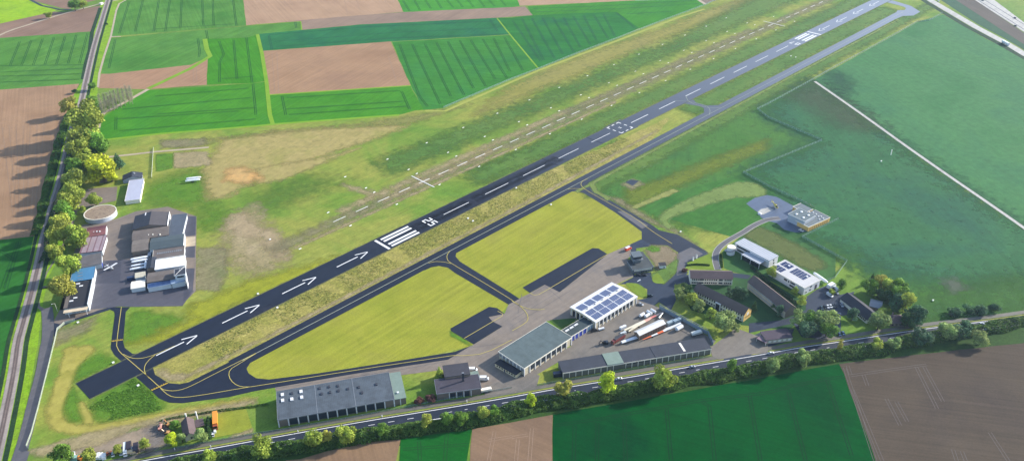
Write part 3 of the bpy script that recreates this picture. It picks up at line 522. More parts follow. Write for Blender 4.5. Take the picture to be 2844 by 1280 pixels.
# motorway in the far corner
strip('motorway_slip',PP('R03 1500 -100, 1640 10, 2100 280, 2400 440, 2600 560, 3000 760, 4400 1450'),11,A_pale,6)
strip('dark_strip',PP('R03 1480 -50, 1600 30, 2000 270, 2300 430, 2600 600, 3000 810'),8,P_dkstrip,5)
sheet('embankment',PP('R03 1640 -60, 1800 -60, 2575 450, 3000 700, 3000 760, 2400 400, 2100 240'),gmat('bank_green',[(56,98,70),(66,106,72)],.05),5)
sheet('motorway_median',PP('R03 1790 -60, 1990 -60, 2575 335, 4200 1150, 4200 1350, 2575 450'),plough('mw',.9,((104,98,98),(112,104,102))),5)
sheet('motorway',PP('R03 1980 -60, 2190 -60, 2575 230, 4200 1000, 4200 1140, 2575 325'),A_pale,6)
strips('lane_dashes',[PP('R03 2010 -60, 2575 300, 3000 520'),PP('R03 2140 -20, 2575 250, 3000 470')],1.2,A_road,7)
# ------------------------------------------------------------------ markings
def mark(name,polys,mat=P_white,layer=8):
    mb=MB(); z=zz(layer)
    for p in polys: mb.face([(x,y,z) for x,y in p])
    me=mb.mesh(name,mat,fix=False)
    for po in me.polygons:
        if po.normal.z<0: po.flip()
    o=bpy.data.objects.new(name,me); COL.objects.link(o); o['kind']='structure'; return o
mark('centre_line',[rect(50*i,50*i+30,-.32,.32) for i in (0,1,2,3,4)]+[rect(265+50*k+0.2,295+50*k,-.4,.4) for k in range(7)])
mark('threshold_bar',[rect(-68.6,-66.4,-9.4,9.6),rect(663,665.6,-10,9.6)])
mark('threshold_stripes',[rect(-63.5,-34,t-1.15,t+1.15) for t in (7.0,3.1,-3.1,-7.0)]+[rect(626,657,t-1.2,t+1.2) for t in (7.0,3.1,-3.1,-7.0)])
def digit(ch,s0,tc,up,hgt=8.8,w=4.4,st=1.25):
    # polylines in a 0..1 box: x to the reader's right, y up
    D={'2':[((0,.93),(1,.93)),((.93,1),(.93,.5)),((1,.52),(0,.45)),((.07,.5),(.07,0)),((0,.07),(1,.07))],
       '5':[((0,.93),(1,.93)),((.07,1),(.07,.5)),((0,.55),(1,.55)),((.93,.6),(.93,0)),((0,.07),(1,.07))],
       '0':[((0,.93),(1,.93)),((.1,1),(.1,0)),((.9,1),(.9,0)),((0,.07),(1,.07))],
       '7':[((0,.93),(1,.93)),((.92,.96),(.35,0))]}[ch]
    out=[]
    for a,b in D:
        ax,ay,bx,by=(a[0]-.5)*w,a[1]*hgt,(b[0]-.5)*w,b[1]*hgt
        dx,dy=bx-ax,by-ay; L=math.hypot(dx,dy); nx,ny=-dy/L*st/2,dx/L*st/2
        q=[(ax+nx,ay+ny),(bx+nx,by+ny),(bx-nx,by-ny),(ax-nx,ay-ny)]
        out.append([(s0+y*up, tc-x*up) for x,y in q])
    return out
def mdig(args):
    for k,(c,s0,tc,up) in enumerate(args):
        for j,q in enumerate(digit(c,s0,tc,up)): 
            mark('runway_number',[q],P_white,8)
mdig([('2',-20.6,2.9,1),('5',-20.6,-4.0,1),('0',614.5,-5.2,-1),('7',614.5,2.4,-1)])
def arrow(s,d):
    w=.45
    def seg(a,b):
        dx,dy=b[0]-a[0],b[1]-a[1]; L=math.hypot(dx,dy); nx,ny=-dy/L*w,dx/L*w
        return [(a[0]+nx,a[1]+ny),(b[0]+nx,b[1]+ny),(b[0]-nx,b[1]-ny),(a[0]-nx,a[1]-ny)]
    return [seg((s,0),(s+20.5*d,0)),seg((s+20.5*d,3.7),(s+30.5*d,.1)),seg((s+20.5*d,-3.7),(s+30*d,-.3))]
mark('runway_arrow',sum([arrow(-113.1-50*k,1) for k in range(4)],[])) 
mark('runway_arrow',sum([arrow(s+30,-1) for s in (678,729,780,832)],[]))
mark('centre_line',[rect(565.5,595.5,-.4,.4)])
# helipad corners on the runway and its H
hc,ht,ha=247.4,.9,9.9; hp=[]
for sx in (1,-1):
    for sy in (1,-1):
        x,y=hc+sx*ha,ht+sy*ha
        hp.append([(x,y),(x-sx*4.2,y),(x-sx*4.2,y-sy*1.1),(x-sx*1.1,y-sy*1.1),(x-sx*1.1,y-sy*4.2),(x,y-sy*4.2)])
for s in (1,-1):
    hp.append(rect(hc-2,hc+2,ht+s*ha-(1.1 if s>0 else 0),ht+s*ha+(0 if s>0 else 1.1)))
    hp.append([(hc+s*ha,ht-2),(hc+s*(ha-1.1),ht-2),(hc+s*(ha-1.1),ht+2),(hc+s*ha,ht+2)])
mark('helipad_marking',hp)
mark('helipad_letter',[rect(hc-1.4,hc+1.4,ht-1.5,ht-.9),rect(hc-1.4,hc+1.4,ht+.9,ht+1.5)]+[rect(hc-.3,hc+.3,ht-.89,ht+.89)])
def yl(lines,w=.45,sm=1,mat=P_yel): strips('taxi_line',[smooth(PP(x),sm) if isinstance(x,str) else x for x in lines],w,mat,8)
yl([[(-225,-47.2),(838,-47.2)]],.4,mat=gmat('pale_taxi_line',[(196,204,176),(206,210,186)],.3,mid=None,fine=None))
yl(['R20 1222 770, 1190 1000, 1172 1159, R30 1178 10, 1200 60, 1300 145, 1480 300, 1615 425, 1660 448, 1760 455, 1850 435, 1950 392, 2200 262, 2575 75','R30 1240 85, 1320 125, 1400 130, 1480 115, 1560 90, 1760 0','R30 1560 92, 1480 160, 1450 220, 1460 280, 1500 325','R30 1615 428, 1700 505, 1790 522, 1950 510, 2470 420, R31 0 405, 1000 245, 1990 97','R30 2575 78, 2400 185, 2310 240, 2300 310, 2350 380, 2430 415, 2520 412','R21 1735 330, 1800 312, 1890 318, 1960 335','R21 1950 210, 1918 250, 1925 300, 1960 330, 2300 530, 2575 700, R22 0 705, 80 755, 150 830, 165 890, 140 930, 0 1010','R12 560 745, 640 738, 720 748','R12 760 640, 700 670, 690 710, 750 760, 1000 900, 1250 1040, R22 1400 5, 1610 135','R22 960 240, 385 580, 240 662, 180 630','R21 2095 1085, 2400 905, 2500 848, 2430 812','R22 0 710, 120 780, 250 800, 330 790','R31 2575 -60, 2300 80, 2100 100, 1990 97'])
yl(['R02 1640 1020, 1700 1018, 1780 1025, 1960 1065, 1995 1110, 1985 1159','R02 1750 975, 1770 1020, 1850 1060, 1990 1090, 2100 1085'],.35,mat=MATS['pale_taxi_line'])
# holding-position bars
def hold(s):
    a,b=PP(s); dx,dy=b[0]-a[0],b[1]-a[1]; L=math.hypot(dx,dy); ux,uy=dx/L,dy/L; q=[]
    seg=lambda p,r,w:[(p[0]-uy*w,p[1]+ux*w),(r[0]-uy*w,r[1]+ux*w),(r[0]+uy*w,r[1]-ux*w),(p[0]+uy*w,p[1]-ux*w)]
    q.append(seg(a,b,.3))
    n=7
    for k in range(n):
        p=lerp(a,b,(k+.1)/n); r=lerp(a,b,(k+.6)/n); p=(p[0]-uy*.9,p[1]+ux*.9); r=(r[0]-uy*.9,r[1]+ux*.9); q.append(seg(p,r,.25))
    mark('holding_line',q,gmat('hold_yellow',[(226,190,60),(236,200,70)],.3,mid=None),9)
hold('R20 1120 1117, 1238 1100'); hold('R30 1525 450, 1690 375')
# ------------------------------------------------------------------ building kit
DW=[0]
def FR(A,B,P,h,depth=None):
    n1,u1,v1=A.split(); n2,u2,v2=B.split()
    a=G(n1,float(u1),float(v1),h); b=G(n2,float(u2),float(v2),h)
    ang=math.atan2(b[1]-a[1],b[0]-a[0]); L=math.hypot(b[0]-a[0],b[1]-a[1])
    if depth is not None: return dict(o=a,ang=ang,L=L,D=depth)
    n3,u3,v3=P.split(); p=G(n3,float(u3),float(v3),h)
    pix=lambda n,u,v: (CR[n][0]+float(u)*CR[n][2],CR[n][1]+float(v)*CR[n][2])
    ka,kb,kp=pix(n1,u1,v1),pix(n2,u2,v2),pix(n3,u3,v3)
    q=a if math.dist(kp,ka)<math.dist(kp,kb) else b
    dx,dy=p[0]-q[0],p[1]-q[1]; D=math.hypot(dx,dy)
    da=(math.atan2(dy,dx)-PI/2-ang+PI)%(2*PI)-PI
    wt=DW[0] if DW[0] else D*D/(D*D+L*L)
    ang2=ang+da*wt if abs(da)<1.2 else ang
    cx=a[0]+(b[0]-a[0])/2+dx/2; cy=a[1]+(b[1]-a[1])/2+dy/2
    c,s=math.cos(ang2),math.sin(ang2); L=abs((b[0]-a[0])*c+(b[1]-a[1])*s); D=abs(-dx*s+dy*c)
    return dict(o=(cx-c*L/2+s*D/2,cy-s*L/2-c*D/2),ang=ang2,L=L,D=D)
def ROOT(name,fr,label,cat,group=None): return empty(name,(fr['o'][0],fr['o'][1],.0),fr['ang'],label,cat,group)
def bx(name,mat,root,x0,x1,y0,y1,z0,z1,label=None):
    mb=MB(); mb.box(x0,x1,y0,y1,z0,z1); return mb.build(name,mat,root,label=label)
def on_face(root,fr,face,u0,u1,z0,z1,mat,name='window',t=.07,label=None,parent=None):
    L,D=fr['L'],fr['D']
    if face=='f': q=(u0,u1,-t,.03)
    elif face=='b': q=(u0,u1,D-.03,D+t)
    elif face=='l': q=(-t,.03,u0,u1)
    else: q=(L-.03,L+t,u0,u1)
    return bx(name,mat,parent or root,*q,z0,z1,label)
def flat(root,fr,h,wm,rm,trim=None,th=.35,over=.25,x0=0,x1=None,y0=0,y1=None,rl=None,wl=None,slope=0):
    L=fr['L'] if x1 is None else x1; D=fr['D'] if y1 is None else y1
    bx('wall',wm,root,x0,L,y0,D,0,h-th,wl)
    mb=MB()
    e=over; z=h-th+.002
    mb.prism([(y0-e,z),(D+e,z+slope*0),(D+e,h+slope),(y0-e,h)],x0-e,L+e,'x')
    r=mb.build('roof',rm,root,label=rl)
    if trim:
        t=MB(); a=.18
        t.box(x0-e-a,L+e+a,y0-e-a,y0-e-.004,z-.12,h+.1); t.box(x0-e-a,L+e+a,D+e+.004,D+e+a,z-.12,h+slope+.1)
        t.box(x0-e-a,x0-e-.004,y0-e,D+e,z-.12,h+.1+slope); t.box(L+e+.004,L+e+a,y0-e,D+e,z-.12,h+.1+slope)
        t.build('fascia',trim,root)
    return r
def gable(root,fr,h,rise,wm,rm,axis='x',over=.35,x0=0,x1=None,y0=0,y1=None,rl=None,rm2=None):
    L=fr['L'] if x1 is None else x1; D=fr['D'] if y1 is None else y1; mb=MB(); r=MB(); t=.22
    if axis=='x':
        m=(y0+D)/2; mb.prism([(y0,0),(D,0),(D,h),(m,h+rise),(y0,h)],x0,L,'x')
        sl=rise/(m-y0); e=over
        r.prism([(y0-e,h-sl*e+.02),(m,h+rise+.02),(m,h+rise+t),(y0-e,h-sl*e+t)],x0-e,L+e,'x')
        r.prism([(D+e,h-sl*e+.02),(m,h+rise+.02),(m,h+rise+t),(D+e,h-sl*e+t)],x0-e,L+e,'x',m=1 if rm2 else 0)
    else:
        m=(x0+L)/2; mb.prism([(x0,0),(L,0),(L,h),(m,h+rise),(x0,h)],y0,D,'y')
        sl=rise/(m-x0); e=over
        r.prism([(x0-e,h-sl*e+.02),(m,h+rise+.02),(m,h+rise+t),(x0-e,h-sl*e+t)],y0-e,D+e,'y')
        r.prism([(L+e,h-sl*e+.02),(m,h+rise+.02),(m,h+rise+t),(L+e,h-sl*e+t)],y0-e,D+e,'y',m=1 if rm2 else 0)
    mb.build('wall',wm,root); return r.build('roof',[rm,rm2] if rm2 else rm,root,label=rl)
C_white=pm('white_paint',(238,238,240),.5,.06,k=1.2)
C_offw=pm('offwhite_render',(236,230,216),.8,.08,k=1.35)
C_cream=pm('cream_render',(220,208,172),.85,.08,k=1.3)
C_dark=pm('dark_glass',(30,40,56),.15,.2,spec=.6)
C_door=pm('door_dark',(44,58,74),.3,.15)
C_roofg=pm('roof_bitumen_grey',(96,110,118),.85,.16,.35)
C_roofg2=pm('roof_grey_green',(110,126,124),.85,.12,.3)
C_roofd=pm('roof_dark',(60,66,80),.8,.14,.4)
C_roofk=pm('roof_black',(48,50,60),.8,.14,.4)
C_tile=pm('roof_tile_brown',(112,94,96),.8,.1,.8,stripe=(1,.9,.18,(92,78,80)))
C_green=pm('roof_pale_green',(140,160,148),.7,.08,.5)
C_brick=pm('wall_brown',(146,132,120),.9,.1)
C_panelw=pm('wall_beige_panel',(204,194,170),.85,.1,k=1.2)
C_yel=pm('wall_yellow',(250,206,120),.8,.05)
C_metal=pm('metal_grey',(150,156,164),.5,.1,spec=.5)
C_wood=pm('wood_brown',(122,98,84),.85,.1,stripe=(0,1.2,.3,(150,128,110)))
# --- long grey hangar by the highway
f=FR('R31 228 738','R31 1393 533','R31 203 460',6.1)
h=ROOT('long_hangar',f,'long grey flat-roofed hangar with a row of dark glazed doors facing the highway','hangar')
flat(h,f,6.1,C_brick,pm('hangar_roof',(94,104,114),.8,.2,.22,stripe=(0,1.1,.12,(78,88,98))),C_metal,th=.6)
n=12; bw=f['L']/n
for i in range(n+1): bx('pillar',C_white,h,min(f['L']-.35,max(-.35,i*bw-.35)),min(f['L']+.35,max(.35,i*bw+.35)),-.5,-.02,0,5.75)
for i in range(1,11): 
    g=on_face(h,f,'f',i*bw+.5,(i+1)*bw-.5,.5,5.3,C_door,'hangar_door')
for (u,v) in ((265,492),(268,550),(360,537),(453,460),(460,518)):
    x,y=G('R31',u,v,6.2); lx=(x-f['o'][0])*math.cos(f['ang'])+(y-f['o'][1])*math.sin(f['ang']); ly=-(x-f['o'][0])*math.sin(f['ang'])+(y-f['o'][1])*math.cos(f['ang'])
    bx('skylight',C_white,h,lx-.9,lx+.9,ly-1.4,ly+1.4,6.1,6.7)
def local(f,n,u,v,z):
    x,y=G(n,u,v,z); return ((x-f['o'][0])*math.cos(f['ang'])+(y-f['o'][1])*math.sin(f['ang']), -(x-f['o'][0])*math.sin(f['ang'])+(y-f['o'][1])*math.cos(f['ang']))
for (u,v) in ((640,425),(735,410),(825,400),(830,450),(745,465),(360,475),(660,480),(925,430),(1035,415),(1210,385),(1065,470)):
    lx,ly=local(f,'R31',u,v,6.3); bx('roof_vent',C_roofd,h,lx-.7,lx+.7,ly-1.1,ly+1.1,6.1,6.55)
for i in (4,8):
    bx('roof_joint',C_metal,h,i*bw-.15,i*bw+.15,-.2,f['D']+.2,6.1,6.16)
f2=FR('R31 1397 550','R31 1520 540','R31 1335 285',5.4)
bx('annex_wall',C_brick,h,f['L']+.3,f['L']+f2['L'],.4,f['D']-.3,0,5.0)
bx('annex_roof',C_green,h,f['L']+.45,f['L']+f2['L']+.3,0,f['D'],5.0,5.4)
bx('pillar',C_white,h,f['L']+f2['L']*.5,f['L']+f2['L']*.5+.5,-.1,.38,0,4.98)
bx('roof_vent',C_white,h,f['L']+f2['L']*.35,f['L']+f2['L']*.35+1.3,5,6.4,5.4,6.1,'white box vent on the pale green annex roof')
# --- dark building with chimney
f=FR('Z8 895 650','Z8 1600 560','Z8 850 430',5.5)
h=ROOT('dark_workshop',f,'dark-roofed two-part workshop with a tall chimney and three garage doors','workshop')
flat(h,f,5.5,C_brick,pm('roof_plum',(78,74,86),.85,.12,.4),C_metal)
g=FR('Z8 1020 398','Z8 1425 350','Z8 1003 240',7.2)
lx,ly=local(f,'Z8',1020,398,7.2)
for nm,mt,a,b in (('upper_wall',C_brick,0,6.8),('upper_roof',pm('roof_dark2',(70,70,80),.85,.12,.4),6.8,7.2)):
    e=.0 if nm=='upper_wall' else .3
    bx(nm,mt,h,lx-e,lx+g['L']+e,f['D']-.8+e*.5,f['D']-.8+g['D']+2+e,a,b)
lx,ly=local(f,'Z8',1320,455,5.5); ch=bx('chimney',C_roofd,h,lx-.8,lx+.4,ly,ly+.9,5.5,12.2); bx('chimney_cap',C_metal,ch,lx-.9,lx+.5,ly-.1,ly+1.,12.21,12.4)
for i in range(4):
    lx,_=local(f,'Z8',(1080,1200,1320,1440)[i],600,5); bx('pillar',C_white,h,lx-.25,lx+.25,-.35,-.02,0,5.0)
for i in range(3):
    a,_=local(f,'Z8',(1095,1215,1335)[i],600,5); on_face(h,f,'f',a,a+(3.2 if i<2 else 2.9),.2,4.3,C_door,'garage_door')
f=FR('Z8 1430 395','Z8 1572 370','Z8 1400 310',3)
h=ROOT('lean_to_shed',f,'low pale green-roofed shed between the dark workshop and the parked vans','shed'); flat(h,f,3,C_brick,C_green)
# --- grey-roofed hangar
f=FR('Z1 370 1012','Z1 875 680','Z1 103 832',6.8)
h=ROOT('apron_hangar',f,'large hangar with plain grey-green roof, white frame and beige window bays, beside the apron','hangar')
flat(h,f,6.8,C_panelw,pm('roof_slate_green',(100,116,118),.85,.14,.3,stripe=(0,6.2,.15,(86,100,104))),C_offw,th=.6)
n=9; bw=f['L']/n
for i in range(n+1): bx('pillar',C_white,h,min(f['L']-.3,max(-.3,i*bw-.3)),min(f['L']+.3,max(.3,i*bw+.3)),-.4,-.02,0,6.1)
for i in range(1,n-1): on_face(h,f,'f',i*bw+.8,(i+1)*bw-.7,1.6,5.4,C_door,'window')
m=7; dw=f['D']/m
for i in range(1,m): bx('pillar',C_white,h,-.4,-.02,i*dw-.25,i*dw+.25,0,6.1)
for i in range(m): on_face(h,f,'l',i*dw+.4,(i+1)*dw-.4,3.4,5.8,C_metal,'window_band')
f=FR('Z1 60 957','Z1 283 1085','Z1 110 912',3.2)
h=ROOT('site_office',f,'low cream office wing with black roof along the gable end of the apron hangar','office')
flat(h,f,3.2,C_cream,C_roofk)
for i in range(8): on_face(h,f,'f',1.5+i*f['L']/8.5,2.6+i*f['L']/8.5,1.2,2.3,C_dark)
on_face(h,f,'f',f['L']*.44,f['L']*.44+1.1,0,2.2,pm('blue_door',(70,84,120),.5),'door')
# --- link building with blue doors
f=FR('Z1 872 672','Z1 1115 522','Z1 780 605',5)
h=ROOT('garage_wing',f,'low green-black roofed wing with blue doors linking the two apron hangars','garage')
flat(h,f,5,C_offw,pm('roof_greenblack',(64,80,84),.85,.1,.4),C_offw)
bl=pm('door_blue',(52,72,176),.5,.06)
for a,b in ((.03,.14),(.18,.30),(.36,.48),(.53,.66)): on_face(h,f,'f',a*f['L'],b*f['L'],.1,3.9,bl,'door')
for a,b in ((.72,.82),(.85,.95)): on_face(h,f,'f',a*f['L'],b*f['L'],.1,3.9,pm('door_pale',(170,196,214),.5),'door')
for i in range(7): bx('pillar',C_white,h,i*f['L']/6-.15,i*f['L']/6+.15,-.35,-.08,0,4.5)
for u,v in ((832,607),(879,577),(926,547)):
    lx,ly=local(f,'Z1',u,v,5.1); bx('skylight',C_white,h,lx-1.7,lx+1.7,ly-.6,ly+.6,5,5.45)
# --- solar hangar
f=FR('Z1 1135 512','Z1 1577 237','Z1 868 352',7.1)
h=ROOT('solar_hangar',f,'white-roofed hangar with three rows of solar panels beside the apron','hangar')
gable(h,f,6.6,.9,C_panelw,C_white,'x',.4)
bx('fascia',C_white,h,-.55,f['L']+.55,-.6,-.42,5.9,6.75)
n=11; bw=f['L']/n
for i in range(n+1): bx('pillar',C_white,h,min(f['L']-.3,max(-.3,i*bw-.3)),min(f['L']+.3,max(.3,i*bw+.3)),-.4,-.02,0,5.9)
for i in range(1,n-1): on_face(h,f,'f',i*bw+.9,(i+1)*bw-.7,1.8,5.3,C_door,'window')
for k in range(6): bx('pillar',C_white,h,-.4,-.02,k*f['D']/6+3.-.3,k*f['D']/6+3.,0,5.9)
for k in range(5): on_face(h,f,'l',k*f['D']/6+3.3,k*f['D']/6+5.6,.2,5.4,C_dark,'hangar_door')
C_sol=pm('solar_cells',(80,94,138),.3,.08,spec=.5,stripe=(1,1.1,.25,(170,180,200)))
D=f['D']; sl=.9/(D/2)
def solar(x0,x1,y0,y1):
    zf=lambda y: 6.6+sl*min(y,D-y)+.28
    mb=MB(); a=[(y0,zf(y0)),(y1,zf(y1)),(y1,zf(y1)+.12),(y0,zf(y0)+.12)]
    mb.prism(a,x0,x1,'x'); mb.build('solar_panel',C_sol,h)
L=f['L']
for k in range(5):
    x0=L*(.04+k*.188); x1=x0+L*.168
    solar(x0+.2,x1,D*.05,D*.265); solar(x0,x1-.2,D*.285,D*.48); solar(x0,x1-.6,D*.61,D*.86)
bx('ridge_cap',C_offw,h,-.2,L+.2,D*.5-.25,D*.5+.25,7.5+.2,7.9)
for k in range(5): bx('roof_vent',C_metal,h,L*(.13+k*.18),L*(.13+k*.18)+.8,D*.545,D*.545+.8,7.45,8.2)
# --- long low row
f=FR('Z9 90 750','Z9 1675 490','Z9 45 630',5.2)
h=ROOT('storage_row',f,'very long low storage row with blue-black roof and one pale green section','storage building')
L,D=f['L'],f['D']; bx('wall',pm('wall_greygreen',(128,128,118),.9,.08),h,0,L,0,D,0,4.7)
cuts=[(0,.293,C_roofd,5.2),(.293,.402,C_green,5.5),(.402,.617,C_roofd,5.2),(.617,1,C_roofd,5.35)]
for a,b,mt,z in cuts: bx('roof',mt,h,a*L+(.02 if a else -.3),b*L-(.02 if b<1 else -.3),-.3,D+.3,4.702,z,'pale green roof section' if mt is C_green else None)
bx('fascia',C_offw,h,-.4,L+.4,-.5,-.32,4.4,5.1)
for i in range(25): 
    if i not in (9,): bx('pillar',C_offw,h,min(L-.2,max(-.2,i*L/24-.2)),min(L+.2,max(.2,i*L/24+.2)),-.3,-.02,0,4.4)
for i in range(10,15): on_face(h,f,'f',i*L/24+.6,(i+1)*L/24-.6,3.2,4.1,C_dark,'window_band')
bx('roof_strip',C_offw,h,L*.815,L*.83,D*.1,D*.9,5.352,5.42)
# --- campus blocks
def winrow(h,f,face,n,a,b,z0,z1,w=1.1,mat=None,skip=()):
    U=f['L'] if face in 'fb' else f['D']
    for i in range(n):
        if i in skip: continue
        u=a+(b-a)*(i+.5)/n; on_face(h,f,face,u-w/2,u+w/2,z0,z1,mat or C_dark)
C_rt=pm('roof_slate_warm',(124,110,106),.9,.08,.8,spec=.1)
f=FR('Z3 172 707','Z3 712 975','Z3 812 925',6.4)
h=ROOT('yellow_gable_block',f,'two-storey block with yellow gable, dark sign lettering and dark saddle roof, nearest the highway','apartment block')
gable(h,f,6.2,4.1,C_offw,C_rt,'x',.4)
L,D=f['L'],f['D']
mb=MB(); mb.prism([(.1,.05),(D-.1,.05),(D-.1,6.1),(D/2,10.15),(.1,6.1)],L+.02,L+.12,'x'); mb.build('gable_wall',C_yel,h)
winrow(h,f,'f',20,1,L-1,4.1,5.6,1.1,skip=(9,10)); winrow(h,f,'f',20,1,L-1,1.,2.4,1.1,skip=(9,10))
bx('entrance_bay',C_white,h,L*.46,L*.56,-1.2,-.01,0,6.0); bx('entrance_glass',C_dark,h,L*.475,L*.545,-1.28,-1.21,.2,5.2)
bx('sign_panel',C_white,h,L+.13,L+.2,D*.4,D*.62,3.9,6.3)
for i,(w,hh) in enumerate([(.75,1),(.75,1),(.7,1),(.8,.9),(.75,1),(.7,1),(.75,.95)]):
    y=D*.16+i*1.12; mb=MB()
    mb.box(L+.13,L+.2,y,y+.22,2.3,2.3+hh); mb.box(L+.13,L+.2,y+.24,y+w,2.3+hh-.22,2.3+hh)
    if i%2==0: mb.box(L+.13,L+.2,y+.24,y+w,2.3+.3,2.3+.5)
    else: mb.box(L+.13,L+.2,y+.24,y+w,2.3,2.52)
    mb.build('sign_letter',pm('sign_ink',(70,56,50),.6),h)
f=FR('Z3 150 588','Z3 600 598','Z3 600 598',5.6,depth=11)
h=ROOT('white_gable_block',f,'two-storey cream block with brown tiled roof and white left gable beside the curving access road','apartment block')
gable(h,f,5.6,3.0,C_offw,C_tile,'x',.4); L,D=f['L'],f['D']
for z in ((3.7,5.0),(.9,2.3)):
    winrow(h,f,'f',4,.8,L*.2,*z,1.0); winrow(h,f,'f',4,L*.21,L*.31,*z,1.2,C_door); winrow(h,f,'f',6,L*.33,L*.64,*z,1.1); winrow(h,f,'f',3,L*.68,L*.76,*z,1.2,C_door); winrow(h,f,'f',4,L*.8,L-.6,*z,1.0)
f=FR('Z3 757 618','Z3 1163 935','Z3 1290 905',6.6)
h=ROOT('brick_gable_block',f,'long dark-roofed block with grey-brown gable facing the trees, right of the yellow-gabled block','apartment block')
gable(h,f,6.3,4.0,C_panelw,C_rt,'x',.5); L,D=f['L'],f['D']
mb=MB(); mb.prism([(.1,.05),(D-.1,.05),(D-.1,6.2),(D/2,10.1),(.1,6.2)],L+.02,L+.1,'x'); mb.build('gable_wall',pm('gable_brick',(150,138,124),.9,.1),h)
winrow(h,f,'f',22,2,L-2,4.2,5.6,1.2,pm('pale_blind',(176,184,190),.5)); winrow(h,f,'f',22,2,L-2,1.2,2.6,1.2,pm('pale_blind',(176,184,190),.5)); winrow(h,f,'r',4,1,D-1,3.4,4.8,1.3,C_offw); winrow(h,f,'r',5,1,D-1,.9,2.3,1.3,C_dark)
# --- white corrugated hall
C_corr=pm('roof_ribbed_white',(226,228,234),.5,.05,stripe=(0,1.75,.6,(140,150,166)))
f=FR('Z3 618 207','Z3 990 396','Z3 1097 350',7)
h=ROOT('ribbed_roof_hall',f,'white hall with ribbed striped roof and dark window bands near the curving access road','hall')
flat(h,f,7,C_white,C_corr,None,th=.4); L,D=f['L'],f['D']
on_face(h,f,'f',L*.06,L*.44,4.4,5.9,C_dark,'window_band'); on_face(h,f,'f',L*.06,L*.3,1.2,2.8,C_dark,'window_band')
for u,z in ((D*.45,4.2),(D*.5,1.4)): on_face(h,f,'r',u,u+1.4,z,z+1.6,C_dark)
cx0=L*.36; 
bx('canopy_roof',C_corr,h,cx0,L*.9,-7.2,-.1,4.6,5.0)
for u in (cx0+.4,L*.63,L*.88): bx('canopy_post',C_white,h,u-.15,u+.15,-7,-6.7,0,4.6)
bx('canopy_screen',C_dark,h,cx0+1,L*.86,-6.2,-6.0,0,4.4)
c=G('Z3',578,305,2)
h=empty('stair_tower',(c[0],c[1],0),.3,'round white tower with an outside stair at the left end of the ribbed-roof hall','tower')
mb=MB(); mb.cyl((0,0,0),(0,0,6.5),3.2,n=20); mb.build('drum',C_white,h)
mb=MB(); mb.cyl((0,0,6.51),(0,0,6.9),3.5,3.3,n=20); mb.build('roof',C_offw,h)
mb=MB()
for k in range(14):
    a=k*.33; r0,r1=3.25,5.0; z=.4+k*.42
    mb.prism([(r0*math.cos(a),r0*math.sin(a)),(r1*math.cos(a),r1*math.sin(a)),(r1*math.cos(a+.36),r1*math.sin(a+.36)),(r0*math.cos(a+.36),r0*math.sin(a+.36))],z,z+.2,'z')
mb.build('stair',C_metal,h)
# --- white flat building with solar rows
f=FR('Z3 990 473','Z3 1368 690','Z3 1543 606',7)
h=ROOT('white_office',f,'flat white office building with blue solar panel rows on its roof','office building')
flat(h,f,7,C_white,pm('roof_white_flat',(224,222,222),.8,.06,.5),C_offw,th=.4); L,D=f['L'],f['D']
C_pv=pm('solar_blue',(88,102,150),.35,.06,spec=.4)
for (a,b,y0,y1,nr) in ((.05,.32,.56,.92,4),(.05,.30,.1,.46,4),(.39,.8,.42,.92,5)):
    for r_ in range(nr):
        y=D*(y0+(y1-y0)*r_/nr); mb=MB(); nn=max(1,int((b-a)*L/2.6)); st_=(b-a)*L/nn
        for q in range(nn): mb.prism([(y,7.05),(y+1.0,7.35),(y+1.0,7.4),(y,7.1)],a*L+q*st_,a*L+q*st_+st_-.35,'x')
        mb.build('solar_row',C_pv,h)
for u,z in ((.62,4.3),(.61,1.6)): on_face(h,f,'f',L*u,L*u+4.2,z,z+1.3,C_dark,'window_band')
for u in (.44,.47,.5,.56): on_face(h,f,'f',L*u,L*u+.9,3.8,5.4,C_dark)
for (u,z) in ((.38,4.3),(.36,1.6),(.1,1.3)): on_face(h,f,'r',D*u,D*u+2.2,z,z+1.,C_dark)
on_face(h,f,'r',D*.7,D*.7+2.6,.1,4.4,pm('gate_plum',(88,76,92),.5),'gate')
for u,v in ((1203,458),(1397,575)):
    lx,ly=local(f,'Z3',u,v,7.3); bx('roof_vent',C_white,h,lx-.7,lx+.7,ly-.7,ly+.7,7.0,7.9)
# --- helicopter station
f=FR('Z4 418 207','Z4 598 283','Z4 718 227',7.5)
h=ROOT('rescue_hangar',f,'tall pale hangar with four roof domes and low yellow wings beside the helicopter pad','hangar')
flat(h,f,7.5,pm('wall_pale_blue',(190,200,214),.6,.05,stripe=(2,.6,.06,(170,182,200))),pm('roof_bluegrey',(112,128,134),.8,.08,.4),C_white,th=.3); L,D=f['L'],f['D']
for u,v in ((562,185),(510,210),(637,222),(583,247)):
    lx,ly=local(f,'Z4',u,v,7.8); mb=MB(); mb.tube([[(lx+1.0*r*math.cos(PI*k/4),ly+1.4*r*math.sin(PI*k/4),z) for k in range(8)] for r,z in ((1,7.5),(1,7.9),(.6,8.2))]); mb.build('roof_dome',C_white,h,smooth=False)
fy=FR('Z4 640 354','Z4 865 247','Z4 702 158',4.4)
